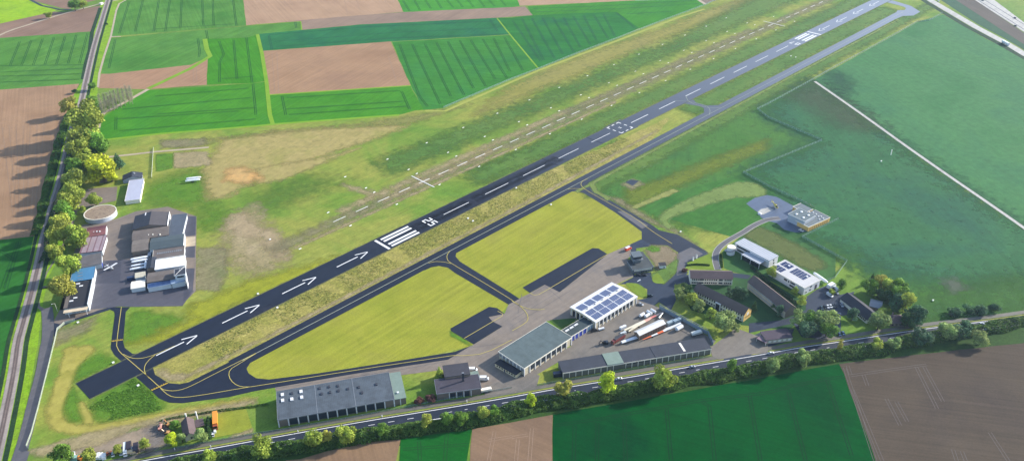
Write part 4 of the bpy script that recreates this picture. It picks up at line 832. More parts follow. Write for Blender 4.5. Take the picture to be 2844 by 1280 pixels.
# wing local box placed in the hangar frame
cs,sn=math.cos(-f['ang']),math.sin(-f['ang'])
def wing(fw_,z,nm):
    x,y=fw_['o'][0]-f['o'][0],fw_['o'][1]-f['o'][1]; ox,oy=x*cs-y*sn,x*sn+y*cs; a=fw_['ang']-f['ang']
    ux,uy=math.cos(a),math.sin(a)
    def P(s,t): return (ox+ux*s-uy*t, oy+uy*s+ux*t)
    Lw,Dw=fw_['L'],fw_['D']
    mb=MB(); mb.prism([P(0,0),P(Lw,0),P(Lw,Dw-.4),P(0,Dw-.4)],0,z-.3,'z'); mb.build('wing_wall',C_yel,h)
    e=.12; mb=MB(); mb.prism([P(e,e),P(Lw-e,e),P(Lw-e,Dw-.5),P(e,Dw-.5)],z-.29,z-.1,'z'); mb.build('wing_roof',pm('roof_bluegrey2',(120,132,138),.8,.08,.4),h)
    mb=MB()
    for (s0,s1,t0,t1) in ((-.2,Lw+.2,-.2,.1),(-.2,.1,.1,Dw-.4),(Lw-.1,Lw+.2,.1,Dw-.4)): mb.prism([P(s0,t0),P(s1,t0),P(s1,t1),P(s0,t1)],z-.28,z+.15,'z')
    mb.build('parapet',C_offw,h)
    return P,Lw,Dw
P,Lw,Dw=wing(fy,4.4,'front')
for i in range(9):
    s=2+i*(Lw-3)/9; mb=MB(); mb.prism([P(s,-.08),P(s+.8,-.08),P(s+.8,.01),P(s,.01)],.6,2.9,'z'); mb.build('window',pm('window_ochre',(150,110,80),.4),h)
for u,v in ((690,195),(722,212),(748,237),(775,237),(757,268),(650,190),(798,258)):
    lx,ly=local(f,'Z4',u,v,4.6); bx('roof_vent',C_white,h,lx-.5,lx+.5,ly-.4,ly+.4,4.3,5.0)
fz=FR('Z4 463 130','Z4 600 192','Z4 702 157',4.4)
wing(fz,4.4,'back')
# --- farmhouse group right
f=FR('Z5 905 240','Z5 1135 450','Z5 1205 375',4.2)
f['D']=max(f['D'],10)
h=ROOT('clubhouse',f,'dark long-roofed clubhouse half hidden among the trees on the right','house')
gable(h,f,3.6,3.2,C_offw,pm('roof_dark_tile',(66,66,76),.85,.1,.6),'x',.6); L,D=f['L'],f['D']
winrow(h,f,'f',8,L*.5,L-1,1.,2.6,1.2)
f=FR('Z5 1140 300','Z5 1245 318','Z5 1270 255',3.6); f['D']=max(6,f['D'])
h=ROOT('garden_house',f,'small grey hip-roofed house directly behind the clubhouse','house'); gable(h,f,3,1.6,C_brick,C_metal,'x',.5)
f=FR('Z5 1330 470','Z5 1475 455','Z5 1480 420',3.4); f['D']=9
h=ROOT('cottage',f,'brown-roofed cottage under the big trees at the right end of the settlement','house')
mb=MB(); mb.box(0,f['L'],0,f['D'],0,3.2); mb.build('wall',C_brick,h)
mb=MB(); L,D=f['L'],f['D']; e=.5
mb.v+=[(-e,-e,3.2),(L+e,-e,3.2),(L+e,D+e,3.2),(-e,D+e,3.2),(L*.35,D/2,6.4),(L*.65,D/2,6.4)]
mb.f+=[(0,1,5,4),(1,2,5),(2,3,4,5),(3,0,4),(0,3,2,1)]; mb.m+=[0]*5
mb.build('roof',C_tile,h); bx('chimney',C_brick,h,L*.3,L*.3+.8,D*.7,D*.7+.8,4,7.2)
for i in range(3): on_face(h,f,'f',1+i*3.,2.4+i*3.,.9,2.2,C_dark)
f=FR('Z5 150 636','Z5 392 592','Z5 370 508',3.8)
h=ROOT('roadside_building',f,'low plum-roofed building with pale wall beside the campus entrance','building')
flat(h,f,3.8,C_panelw,pm('roof_plum2',(84,72,86),.85,.08,.5)); 
for i in range(5): on_face(h,f,'f',2+i*3.6,4+i*3.6,1.1,2.6,C_offw)
f=FR('Z5 85 610','Z5 165 665','Z5 120 560',2.8); f['D']=max(3,f['D'])
h=ROOT('carport',f,'small open carport with pinkish roof at the left of the plum-roofed building','carport')
bx('roof',pm('roof_pink',(150,124,134),.7),h,0,f['L'],0,f['D'],2.6,2.8)
for a,b in ((.1,.1),(.1,f['D']-.3),(f['L']-.3,.1),(f['L']-.3,f['D']-.3)): bx('post',C_offw,h,a,a+.2,b,b+.2,0,2.59)
# --- control tower
f=FR('Z2 455 343','Z2 670 309','Z2 395 243',4.2)
h=ROOT('control_tower',f,'dark control tower with glazed cab rising from a flat-roofed base at the apron','control tower')
flat(h,f,4.2,pm('wall_darkgrey',(120,126,130),.8,.08),pm('roof_mossy',(78,86,90),.85,.12,.4),C_metal); L,D=f['L'],f['D']
bx('rear_wing',pm('wall_darkgrey',(1,1,1)),h,L*.45,L-.1,D,D+9,0,3.9); bx('rear_roof',pm('roof_mossy',(1,1,1)),h,L*.45-.2,L+.1,D+.3,D+9.2,3.9,4.15)
winrow(h,f,'f',14,1,L-1,2.1,3.5,.8,C_offw); winrow(h,f,'f',3,L*.4,L*.7,.3,1.6,1.0,C_dark)
tx,ty=local(f,'Z2',505,262,4.2); tx-=.6
C_tw=pm('tower_grey',(112,124,132),.6,.1)
bx('shaft',C_tw,h,tx-3,tx+3,ty-1,ty+5,4.22,7.2); bx('balcony',C_metal,h,tx-4.3,tx+4.3,ty-2.3,ty+6.3,7.2,7.5)
mb=MB(); 
def ring(s,z): return [(tx-s,ty+2-s,z),(tx+s,ty+2-s,z),(tx+s,ty+2+s,z),(tx-s,ty+2+s,z)]
mb.tube([ring(3.1,7.51),ring(3.2,8.3)]); mb.build('cab_base',C_tw,h)
mb=MB(); mb.tube([ring(3.15,8.31),ring(3.7,10.2)]); mb.build('cab_glass',C_dark,h)
mb=MB(); mb.tube([ring(4.1,10.21),ring(4.0,10.6)]); mb.build('cab_roof',C_tw,h)
mb=MB()
for s in (-1,1): 
    mb.box(tx-4.3,tx+4.3,ty+2+s*4.25-.04,ty+2+s*4.25+.04,8.4,8.5); mb.box(tx+s*4.25-.04,tx+s*4.25+.04,ty-2.2,ty+6.2,8.4,8.5)
    for k in range(6): mb.box(tx-4.2+k*1.66,tx-4.12+k*1.66,ty+2+s*4.25-.04,ty+2+s*4.25+.04,7.5,8.4)
mb.build('railing',C_metal,h)
mb=MB(); mb.cyl((tx+1,ty+3,10.6),(tx+1,ty+3,14),.08,n=6); mb.cyl((tx-2,ty+1,10.6),(tx-2,ty+1,13),.06,n=6); mb.build('antenna',C_metal,h)
f=FR('Z2 745 298','Z2 812 292','Z2 800 262',3.2); f['D']=max(4,f['D'])
h=ROOT('white_hut',f,'small white hut with black roof on the brown lawn right of the control tower','hut'); flat(h,f,3.2,C_white,C_roofk); on_face(h,f,'f',f['L']*.6,f['L']*.6+.9,0,2,C_metal,'door')
# --- white-roofed barn in the yard
f=FR('ZC 580 716','ZC 1130 452','ZC 1040 360',4.6)
h=ROOT('yard_barn',f,'narrow barn with white arched roof and brown slatted walls in the storage yard','barn')
gable(h,f,4.6,1.3,C_wood,pm('roof_white_ribbed',(240,240,240),.5,.05,stripe=(0,2.6,.2,(206,206,210))),'x',.3)
L=f['L']
for k in range(10): on_face(h,f,'f',1+k*(L-1)/10,2.6+k*(L-1)/10,.6,3.6,pm('barn_slot',(92,80,76),.8),'slatted_bay')
# ------------------------------------------------------------------ left complex
c=G('Z6',495,113,4.2); e1=G('Z6',331,116,4.2); R=math.hypot(c[0]-e1[0],c[1]-e1[1])
h=empty('round_tank',(c[0],c[1],0),0,'round white tank with gravel top beside the upper hangars','tank')
mb=MB(); mb.cyl((0,0,0),(0,0,4.1),R,n=48); mb.build('tank_wall',pm('tank_white',(206,214,228),.6,.08,stripe=(2,1.4,.08,(180,190,205))),h,smooth=False)
mb=MB(); mb.tube([[(r*math.cos(2*PI*k/48),r*math.sin(2*PI*k/48),z) for k in range(48)] for r,z in ((R+.15,3.9),(R+.15,4.35),(R-.5,4.35),(R-.5,4.2))],cap=False); mb.build('rim',C_offw,h)
mb=MB(); mb.cyl((0,0,4.12),(0,0,4.2),R-.45,n=48); mb.build('gravel_top',gmat('tank_gravel',[(150,128,108),(178,158,136),(120,100,88)],.25,fine=(1.5,.85,1.15)),h)
DW[0]=.7
def hall(name,A,B,P,hh,label,wm,rm,kind='flat',rise=1.5,axis='x',cat='hangar',trim=None,rm2=None):
    f=FR(A,B,P,hh if kind=='flat' else hh); r=ROOT(name,f,label,cat)
    if kind=='flat': flat(r,f,hh,wm,rm,trim)
    else: gable(r,f,hh,rise,wm,rm,axis,.3,rm2=rm2)
    return r,f
C_rust=pm('roof_rust',(150,96,96),.7,.2,.5); C_rustd=pm('roof_maroon',(112,62,70),.7,.15,.5)
C_patch=pm('roof_patched',(176,156,164),.7,.1,.5,stripe=(0,4.6,.9,(140,104,112)))
C_brg=pm('roof_browngrey',(124,114,108),.85,.12,.4); C_dg=pm('roof_darkgreen',(84,98,104),.8,.1,.4)
C_ww=pm('wall_white_sheet',(226,234,240),.6,.05)
r,f=hall('maroon_shed','Z6 350 380','Z6 553 352','Z6 562 255',4.2,'small maroon-roofed shed with a line of white skylights below the round tank',C_ww,C_rust,'gable',1.6,rm2=C_rustd)
for k in range(5): 
    lx,ly=local(f,'Z6',(362,393,428,462,493)[k],322,5); bx('skylight',C_white,r,lx-.5,lx+.5,ly-1.2,ly+.8,4.5,5.6)
r,f=hall('patched_hangar','Z6 292 540','Z6 522 530','Z6 548 370',5,'hangar with patched pinkish-grey ribbed roof between maroon shed and dark hangar',C_ww,C_patch,'flat',trim=C_rustd)
r,f=hall('low_dark_hangar','Z6 250 720','Z6 500 655','Z6 512 540',4.6,'low dark grey roofed hangar between the patched roof and the bright blue roof',C_ww,pm('roof_mid',(112,108,110),.85,.12,.4),'flat',trim=C_metal)
on_face(r,f,'r',.5,f['D']*.4,.1,4,pm('gate_blue',(60,84,190),.5),'gate')
r,f=hall('blue_roof_hangar','Z6 172 878','Z6 416 835','Z6 445 692',5.5,'hangar with bright blue ribbed roof beside the parked white aeroplane',C_ww,pm('roof_blue',(86,146,190),.55,.06,.4,stripe=(0,1.,.12,(76,132,176))),'flat',trim=C_metal)
for k in range(3):
    lx,ly=local(f,'Z6',280,(765,795,832)[k],5.6); bx('skylight',C_metal,r,lx-1.8,lx+1.8,ly-.4,ly+.4,5.5,5.65)
f=FR('R20 648 782','R20 885 752','R20 925 492',5.5)
h=ROOT('black_roof_hangar',f,'hangar with black roof, four pale skylights and a cream canopy at its front end','hangar')
flat(h,f,5.5,C_ww,C_roofk,None); L,D=f['L'],f['D']
bx('roof_margin',C_brg,h,-.3,2.4,.5,D*.9,5.502,5.56)
bx('side_wall',C_ww,h,L+.02,L+.5,-.3,D+.2,0,6.6)
for u,v in ((785,535),(815,557),(757,676),(717,708)):
    lx,ly=local(f,'R20',u,v,5.6); bx('skylight',C_white,h,lx-1.3,lx+1.3,ly-.8,ly+.8,5.5,5.8)
bx('canopy',pm('canopy_cream',(246,224,190),.7),h,0,L,-4.2,-.35,4.2,4.6)
for x in (L*.2,L*.95): bx('canopy_post',C_white,h,x-.15,x+.15,-4.1,-3.8,0,4.19)
for i in range(3): on_face(h,f,'f',L*.3+i*3,L*.3+2.3+i*3,.8,2.6,C_metal)
r,f=hall('ridge_hangar','Z6 850 290','Z6 1215 262','Z6 868 150',5.5,'dark ridge-roofed hangar at the top of the tightly packed hangar block',C_brick,C_roofd,'gable',2.6,'y',rm2=pm('roof_dark_lit',(92,88,92),.85,.1,.4))  # right slope gets a lighter colour for the sun falling on it
lx,ly=local(f,'Z6',985,135,7); bx('skylight',C_white,r,lx-.4,lx+.4,ly-3,ly+2,6.9,7.6)
bx('end_wall',C_white,r,f['L']+.4,f['L']+.7,-.3,f['D']+.3,0,6.2)
r,f=hall('annex_hall','Z6 1246 352','Z6 1398 358','Z6 1395 142',4.5,'blue-grey flat hall right of the ridge-roofed hangar in the packed block',C_ww,pm('roof_bluegrey3',(92,102,116),.8,.1,.4),'flat',trim=C_metal)
r,f=hall('brown_hall','Z6 845 408','Z6 1232 365','Z6 1230 270',5,'long brown-grey roofed hall just below the ridge-roofed hangar',C_brick,C_brg,'gable',1.3)
for k,u in enumerate((938,975,1015,1060,1137)): 
    lx,ly=local(f,'Z6',u,350 if k else 356,6); bx('skylight',C_offw,r,lx-.4,lx+.4,max(.6,ly-.9),max(2.2,ly+.9),5.2,6.0)
r,f=hall('small_brown_hall','Z6 838 540','Z6 1015 515','Z6 1020 395',4.8,'small brown-grey hall at the left edge of the packed hangar block',C_brick,pm('roof_brown3',(134,124,116),.85,.12,.4),'gable',1.4)
r,f=hall('dark_green_hall','Z6 1038 505','Z6 1390 480','Z6 1385 360',5,'dark green-grey roofed hall in the middle of the packed hangar block',C_ww,C_dg,'gable',1.5)
bx('end_wall',C_white,r,f['L']+.35,f['L']+.65,-.3,f['D']+.3,0,5.4)
r,f=hall('workshop_hall','Z6 1070 600','Z6 1398 582','Z6 1390 485',4.6,'brown hall with a speckled skylight line directly above the bright white roof',C_ww,pm('roof_brown4',(120,110,106),.85,.12,.4),'flat',trim=C_offw)
for k in range(12): bx('skylight',C_metal,r,f['L']*.12+k*1.6,f['L']*.12+k*1.6+.9,f['D']*.45,f['D']*.6,4.6,4.75)
r,f=hall('white_roof_hall','Z6 1092 716','Z6 1405 690','Z6 1400 590',5.6,'hall with brilliant white roof in the packed hangar block',C_ww,pm('roof_brilliant',(250,250,252),.6,.02,k=1.35),'flat',trim=C_white)
r,f=hall('dark_link','Z6 1002 718','Z6 1090 712','Z6 1092 602',4.8,'small dark roof piece at the left end of the brilliant white roof',C_brick,C_roofd,'gable',.9,'y',cat='shed')
r,f=hall('lower_brown_hall','Z6 1002 862','Z6 1290 828','Z6 1295 732',4.8,'brown-grey hall between the white roof and the narrow solar roof',C_brick,C_brg,'gable',1.1)
r,f=hall('solar_strip_building','Z6 1008 922','Z6 1256 885','Z6 1252 840',4.0,'narrow building whose roof is a strip of blue solar panels',C_ww,pm('roof_lightblue',(176,196,222),.6,.05),'flat',cat='building')
nn=18
for k in range(nn): 
    mb=MB(); x=.4+k*(f['L']-.6)/nn; mb.prism([(.1,4.06),(f['D']-.4,4.25),(f['D']-.4,4.33),(.1,4.14)],x,x+(f['L']-.6)/nn-.35,'x'); mb.build('solar_panel',pm('solar_deep',(50,82,142),.25,.05,spec=.6),r)
r,f=hall('light_blue_link','Z6 1262 880','Z6 1402 852','Z6 1395 812',4.4,'light blue flat roof joining the solar strip to the block tower',C_ww,pm('roof_lightblue',(1,1,1)),'flat',cat='building')
f=FR('Z6 1296 790','Z6 1408 775','Z6 1405 712',9)
h=ROOT('block_tower',f,'short square tower with white braced top at the lower right of the hangar block','tower')
flat(h,f,9,C_ww,C_roofd,C_white)
mb=MB(); L,D=f['L'],f['D']; mb.cyl((.3,0,9.2),(L-.3,D,10.4),.14,n=6); mb.cyl((L*.4,D*.5,9.1),(L*.55,D*.55,11.4),.12,n=6); mb.build('brace',C_white,h)
on_face(h,f,'f',L*.2,L*.85,6.4,7.8,C_dark,'window_band')
bx('buttress',C_white,h,L+.32,L+.8,-8,-.3,0,8.2)
r,f=hall('cream_store','Z6 868 822','Z6 975 795','Z6 980 742',3.6,'cream ribbed store left of the lower brown hall',C_ww,pm('roof_cream',(226,218,194),.7,.05,stripe=(0,2,.15,(200,192,170))),'flat',cat='store')
r,f=hall('white_store','Z6 830 932','Z6 976 915','Z6 978 842',3.6,'white hipped store at the lower left corner of the hangar block',C_ww,C_offw,'gable',1.1,'x',cat='store')
# house and hall north of the tank
f=FR('Z7 745 300','Z7 950 290','Z7 735 250',3.6); f['D']=max(9,f['D'])
h=ROOT('flying_club_house',f,'small house with dark gabled roof above the lavender-roofed hall','house')
gable(h,f,3.4,2.6,pm('wall_bluewhite',(186,194,206),.8),C_roofd,'y',.5); bx('chimney',C_white,h,f['L']*.6,f['L']*.6+.8,f['D']*.5,f['D']*.5+.8,4.8,7)
f=FR('Z7 778 527','Z7 932 516','Z7 947 302',3.8)
h=ROOT('lavender_hall',f,'long hall with smooth lavender-white roof attached to the dark gabled house','hall')
flat(h,f,3.8,C_offw,pm('roof_lavender',(206,208,226),.5,.04,.3),C_offw)
f=FR('Z7 482 312','Z7 560 308','Z7 560 290',2.6); f['D']=max(3.5,f['D'])
h=ROOT('garden_shed',f,'tiny pale green shed under the bright yellow-green tree','shed'); flat(h,f,2.6,C_brick,C_green)
DW[0]=0
# bottom-left house
f=FR('Y1 1105 470','Y1 1262 448','Y1 1052 285',3.4); f['D']=max(14,f['D'])
h=ROOT('depot_house',f,'house with brown saddle roof and white vent pipes beside the orange lorry','house')
gable(h,f,3.4,2.8,C_cream,C_tile,'y',.8); L,D=f['L'],f['D']
for i in range(2): on_face(h,f,'f',L*.5+i*1.6,L*.5+1.2+i*1.6,1,2.4,C_dark)
bx('porch_roof',C_tile,h,L+.9,L+6,D*.45,D*.95,2.7,3.)
for y in (D*.47,D*.92): bx('porch_post',C_brick,h,L+5.6,L+5.8,y,y+.2,0,2.69)
for q,(u,v) in enumerate(((1135,255),(1282,228))):
    x,y=G('Y1',u,v,0); mb=MB(); mb.cyl((0,0,0),(0,0,6.2),.45,n=12); t=empty('vent_pipe',(x,y,0),0,('left' if q==0 else 'right')+' one of two stout white pipes standing behind the brown-roofed depot house','pipe','white pipes behind the depot house'); mb.build('pipe',C_white,t)
    mb=MB(); mb.cyl((0,0,6.21),(0,0,6.5),.6,.5,n=12); mb.build('cap',C_offw,t)
# ------------------------------------------------------------------ trees
def leafmat():
    m,nt,b=newmat('foliage'); oi=nt.nodes.new('ShaderNodeObjectInfo'); at=nt.nodes.new('ShaderNodeAttribute'); at.attribute_name='tone'
    c=mulval(nt,oi.outputs['Color'],at.outputs['Fac'],.55,1.4,0,1)
    c=mulval(nt,c,tex(nt,.35,4,.6),.8,1.2)
    nt.links.new(c,b.inputs['Base Color']); b.inputs['Roughness'].default_value=.75; b.inputs['Specular IOR Level'].default_value=.2
    tr=nt.nodes.new('ShaderNodeBsdfTranslucent'); nt.links.new(c,tr.inputs[0]); mx=nt.nodes.new('ShaderNodeMixShader'); mx.inputs[0].default_value=.28
    nt.links.new(b.outputs[0],mx.inputs[1]); nt.links.new(tr.outputs[0],mx.inputs[2]); nt.links.new(mx.outputs[0],nt.nodes['Material Output'].inputs[0]); return m
M_leaf=leafmat(); M_bark=pm('bark',(110,94,80),.9,.2); M_birch=pm('pale_bark',(176,170,158),.9,.15)
def crown_mesh(kind,seed):
    R=random.Random(seed); v=[];f=[];tone=[]
    def leaf(p,n,s,t):
        n=Vector(n)+Vector((R.gauss(0,.55),R.gauss(0,.55),R.gauss(0,.45))); n.normalize(); a=n.orthogonal().normalized(); b=n.cross(a); r=R.random()*6.28
        a,b=a*math.cos(r)+b*math.sin(r),b*math.cos(r)-a*math.sin(r); i=len(v); s2=s*R.uniform(.6,1.2)
        v.extend([tuple(p+a*s2),tuple(p+b*s*.8),tuple(p-a*s2),tuple(p-b*s*.8)]); f.append((i,i+1,i+2,i+3)); tone.append(t)
    # unit crown: radius 1, z from 0 to ~2 (scaled later)
    lobes=[]
    if kind=='round':
        for k in range(17):
            th=R.random()*6.28; z=R.uniform(.25,1.75); rr=math.sqrt(max(0,1-((z-.95)/.95)**2))*R.uniform(.35,.9); lobes.append((rr*math.cos(th),rr*math.sin(th),z,R.uniform(.2,.46)))
        lobes.append((0,0,1,.65)); n=3000
    elif kind=='oval':
        for k in range(15):
            th=R.random()*6.28; z=R.uniform(.2,2.4); rr=math.sqrt(max(0,1-((z-1.2)/1.35)**2))*R.uniform(.25,.62); lobes.append((rr*math.cos(th),rr*math.sin(th),z,R.uniform(.28,.45)))
        lobes.append((0,0,1.1,.55)); n=2600
    elif kind=='poplar':
        for k in range(14):
            th=R.random()*6.28; z=.2+k*.32; lobes.append((.25*math.cos(th),.25*math.sin(th),z,.55*math.sin(min(3.0,.55+z*.55))+.1))
        n=2400
    elif kind=='conifer':
        for k in range(16):
            z=.1+k*.19; r=1-z/3.2
            for j in range(max(3,int(7*r))):
                th=j*6.28/max(3,int(7*r))+k; lobes.append((r*.6*math.cos(th),r*.6*math.sin(th),z,.32*r+.08))
        n=2600
    elif kind=='shrub':
        for k in range(9):
            th=R.random()*6.28; rr=R.uniform(.2,.75); lobes.append((rr*math.cos(th),rr*math.sin(th),R.uniform(.25,.8),R.uniform(.28,.45)))
        n=1300
    else: # bare
        for k in range(12):
            th=R.random()*6.28; z=R.uniform(.6,3.2); rr=R.uniform(0,.6); lobes.append((rr*math.cos(th),rr*math.sin(th),z,R.uniform(.3,.5)))
        n=900
    tot=sum(l[3]**2 for l in lobes)
    for (x,y,z,r) in lobes:
        tl=R.uniform(.08,.9)
        for k in range(int(n*r*r/tot)):
            d=Vector((R.gauss(0,1),R.gauss(0,1),R.gauss(0,1))).normalized()
            q=r*R.uniform(.75,1.12)*(1+.18*noise.noise(Vector((d.x*2+x*5,d.y*2+y*5,d.z*2+z*5))))
            p=Vector((x,y,z))+d*q
            if p.z<.02: p.z=R.uniform(.02,.2)
            leaf(p,d,.085 if kind!='bare' else .05,min(1,max(0,tl+R.gauss(0,.16))))
    me=bpy.data.meshes.new('crown'); me.from_pydata(v,[],f); me.materials.append(M_leaf)
    a=me.attributes.new('tone','FLOAT','FACE'); a.data.foreach_set('value',tone); return me
CM={}
for kd,ns in (('round',4),('oval',3),('poplar',1),('conifer',2),('shrub',3),('bare',3)):
    CM[kd]=[crown_mesh(kd,hash(kd)%97*0+ord(kd[0])*7+s) for s in range(ns)]
ZT={'round':1.9,'oval':2.6,'poplar':4.7,'conifer':3.1,'shrub':1.1,'bare':3.6}
def trunk_mesh(kind,seed):
    R=random.Random(seed); mb=MB()
    mb.cyl((0,0,0),(0.02,0,.5),.045,.035,n=7); mb.cyl((.02,0,.49),(0,0,.85),.034,.016,n=6)
    for k in range(5):
        a=k*1.26+R.random(); z=.38+k*.07; mb.cyl((0.01,0,z),(math.cos(a)*.2,math.sin(a)*.2,z+.22),.02,.006,n=5)
    return mb.mesh('trunk',M_bark)
TM=trunk_mesh('a',1)
mbb=MB(); Rb=random.Random(5)
mbb.cyl((0,0,0),(0,0,.95),.02,.006,n=6)
for k in range(26):
    a=Rb.random()*6.28; z=Rb.uniform(.25,.85); l=Rb.uniform(.08,.2); mbb.cyl((0,0,z),(math.cos(a)*l,math.sin(a)*l,z+l*1.1),.008,.003,n=4)
TB=mbb.mesh('bare_trunk',M_birch)
SPRING=(138,152,62); LIME=(166,188,44); OLIVE=(132,144,58); DARK=(56,84,44); WILLOW=(128,146,84); MID=(96,130,48); BLUE=(70,100,70); YEL=(156,152,68); GREY=(150,146,118)
def plant(name,cat,label,pos,kind,r,h,col,group=None,tr=.22,seed=None):
    x,y=pos; R=random.Random(int(x*13+y*7) if seed is None else seed)
    t=empty(name,(x,y,0),R.random()*6.28,label,cat,group)
    ms=CM[kind]; c=bpy.data.objects.new('crown',ms[R.randrange(len(ms))]); COL.objects.link(c); c.parent=t
    z0=h*tr; c.location=(0,0,z0); c.scale=(r*R.uniform(.93,1.07),r*R.uniform(.93,1.07),(h-z0)/ZT[kind])
    j=R.uniform(.9,1.1); c.color=tuple(min(.6,lin(q)*KA*2.15*j*R.uniform(.95,1.05)) for q in col)+(1,)
    k=bpy.data.objects.new('trunk',TB if kind=='bare' else TM); COL.objects.link(k); k.parent=t; s=h*(1. if kind=='bare' else .95); k.scale=(s,s,s)
    return t
TS=[1.15]
def T(n,u,v,kind,rp,col,label,asp=None,name='tree',cat='tree',group=None,tr=.2):
    """crown centre (u,v) and half-width rp in survey units"""
    o=CR[n]; 
    # metres per survey unit sideways at that place
    a=G(n,u-10,v,4); b=G(n,u+10,v,4); mpu=math.hypot(a[0]-b[0],a[1]-b[1])/20.
    r=rp*mpu*TS[0]; asp=asp or {'round':1.9,'oval':2.7,'poplar':5.5,'conifer':3.4,'shrub':1.1,'bare':4.5}[kind]
    h=r*asp; pos=G(n,u,v,h*(.5+tr*.4))
    return plant(name,cat,label,pos,kind,r,h,col,group,tr)
ORD=['first','second','third','fourth','fifth','sixth','seventh','eighth','ninth','tenth','eleventh','twelfth','thirteenth','fourteenth','fifteenth','sixteenth','seventeenth','eighteenth','nineteenth','twentieth']
# line of big trees between railway and airfield, from the top down
rowA=[('R00',700,1075,'round',58,YEL),('R00',920,1040,'oval',48,MID),('R00',900,1150,'round',70,SPRING),('R10',885,60,'round',112,SPRING),('R10',800,255,'round',82,SPRING),('R10',895,250,'round',75,MID),('R10',1010,300,'oval',78,MID),('R10',800,360,'round',85,OLIVE),('R10',860,440,'round',60,SPRING),('R10',770,540,'round',78,MID),('R10',850,560,'round',62,OLIVE),('R10',750,660,'round',80,SPRING),('R10',735,780,'round',75,OLIVE),('R10',690,890,'round',78,SPRING),('R10',660,985,'oval',75,MID),('R10',590,1090,'round',75,SPRING),('R20',620,40,'round',80,OLIVE),('R20',800,60,'round',80,SPRING),('R20',565,215,'round',58,SPRING),('R20',695,345,'round',82,SPRING),('R20',620,590,'round',88,YEL)]
for i,(n,u,v,k,r,c) in enumerate(rowA):
    T(n,u,v,k,r*1.22,c,'%s tree from the top in the tall row beside the railway'%(ORD[i] if i<20 else 'last and lowest'),group='tall trees along the railway',tr=.12,asp={'round':2.1,'oval':2.6}[k])
T('R10',1025,545,'round',125,LIME,'broad vivid yellow-green tree left of the dark gabled clubhouse',tr=.1)
T('R10',1110,600,'round',60,LIME,'smaller vivid yellow-green tree joined to the right side of the broad one',tr=.1)
T('R10',1178,450,'conifer',60,BLUE,'dark blue-green conifer behind the vivid yellow-green tree',2.6)
T('R10',950,380,'oval',50,DARK,'dark tree at the start of the garden path beside the railway trees',tr=.1)
T('R10',950,850,'round',62,OLIVE,'single olive tree standing on the gravel plot above the round tank',tr=.2)
T('R10',830,950,'round',32,OLIVE,'small bush-like tree touching the left edge of the round tank',tr=.1)
T('R20',750,100,'round',52,MID,'dark green tree between the patched hangar and the railway row',tr=.1)
T('R00',745,55,'round',48,MID,'round green tree at the field crossroads in the top left corner')
T('R00',828,42,'round',40,SPRING,'paler round tree right beside the green one at the field crossroads')
T('R00',485,155,'round',34,OLIVE,'lone small tree casting a long shadow on the brown top-left field',1.6)
T('R00',748,920,'round',26,DARK,'small dark bush left of the rails where the tree row begins',1.3)
T('R00',930,870,'round',42,MID,'bush right of the rails at the upper end of the tree row',1.4)
T('R00',1070,242,'shrub',14,DARK,'tiny dark bush on the bright railway verge',1.6)
# grove of bare trees
k=0
for j in range(3):
    for i in range(9):
        a,b=PP('R00 1010 1050, 1330 905')[0:2] if False else (None,None)
        u=1005+i*38+j*6+random.uniform(-8,8); v=1010-i*13+j*38+random.uniform(-8,8)
        T('R00',u,v,'bare',27,GREY,'leafless grey-brown tree in the pale grove right of the railway',4.2,group='leafless trees of the pale grove',tr=.02); k+=1
TS[0]=1.3
# roadside trees from left to right
rowB=[('R30',620,1100,'round',85,MID),('ZA',585,860,'round',100,SPRING),('Y1',130,650,'oval',62,SPRING),('Y1',520,580,'oval',74,SPRING),('Y1',900,510,'oval',88,LIME)]
for i,(n,u,v,kd,r,c) in enumerate(rowB): T(n,u,v,kd,r,c,'%s tree from the left in the row along the depot yard'%ORD[i],group='young trees along the depot yard',tr=.15,asp=2.0)
T('Y1',1050,480,'oval',60,WILLOW,'pale thin tree directly left of the depot house gable',2.1)
T('Y1',1330,450,'oval',88,WILLOW,'pale thin tree covering the right corner of the depot house',2.1)
T('Y1',940,300,'round',55,MID,'bushy tree behind the depot house beside the orange machines',1.6)
for i in range(6): T('Y1',1435,215+i*48,'conifer',38,DARK,'%s conifer from the back in the dark screen left of the orange lorry'%ORD[i],2.6,group='conifers screening the orange lorry')
rowC=[('Y1',1475,765,'round',85,SPRING),('R31',60,1010,'round',85,SPRING),('R31',578,950,'round',76,SPRING),('R31',712,910,'oval',48,YEL),('R31',900,885,'round',78,SPRING),('R31',1275,845,'oval',50,MID),('R31',1708,750,'oval',52,SPRING),('R31',1920,750,'round',58,MID),('R31',2068,730,'round',58,MID),('R31',2280,690,'round',58,SPRING),('R31',2405,668,'round',48,MID),('R32',190,548,'oval',48,LIME),('R32',522,445,'round',70,YEL),('R32',958,375,'oval',78,LIME),('R32',1528,325,'round',95,SPRING),('R32',2215,200,'oval',48,MID),('R33',45,185,'round',62,WILLOW),('R33',370,125,'round',62,WILLOW),('Y2',405,500,'poplar',32,YEL),('Y2',850,510,'round',62,SPRING)]
for i,(n,u,v,kd,r,c) in enumerate(rowC): T(n,u,v,kd,r,c,'%s tree from the left in the row beyond the highway'%ORD[i],group='trees along the far side of the highway',tr=.1,asp={'round':2.0,'oval':2.6,'poplar':5.}[kd])
for i,(u,v,r) in enumerate(((1050,500,70),(1380,410,90),(1670,330,95),(1860,340,95),(2050,420,80))): T('Y2',u,v,'round',r,BLUE if i%2 else WILLOW,'%s of five hazy trees at the right end of the highway row'%ORD[i],1.6,group='hazy trees at the right end of the highway',tr=.08)
T('Z8',930,320,'conifer',72,OLIVE,'dark olive pointed conifer at the left corner of the chimneyed workshop',3.0,tr=.05)
TS[0]=1.15
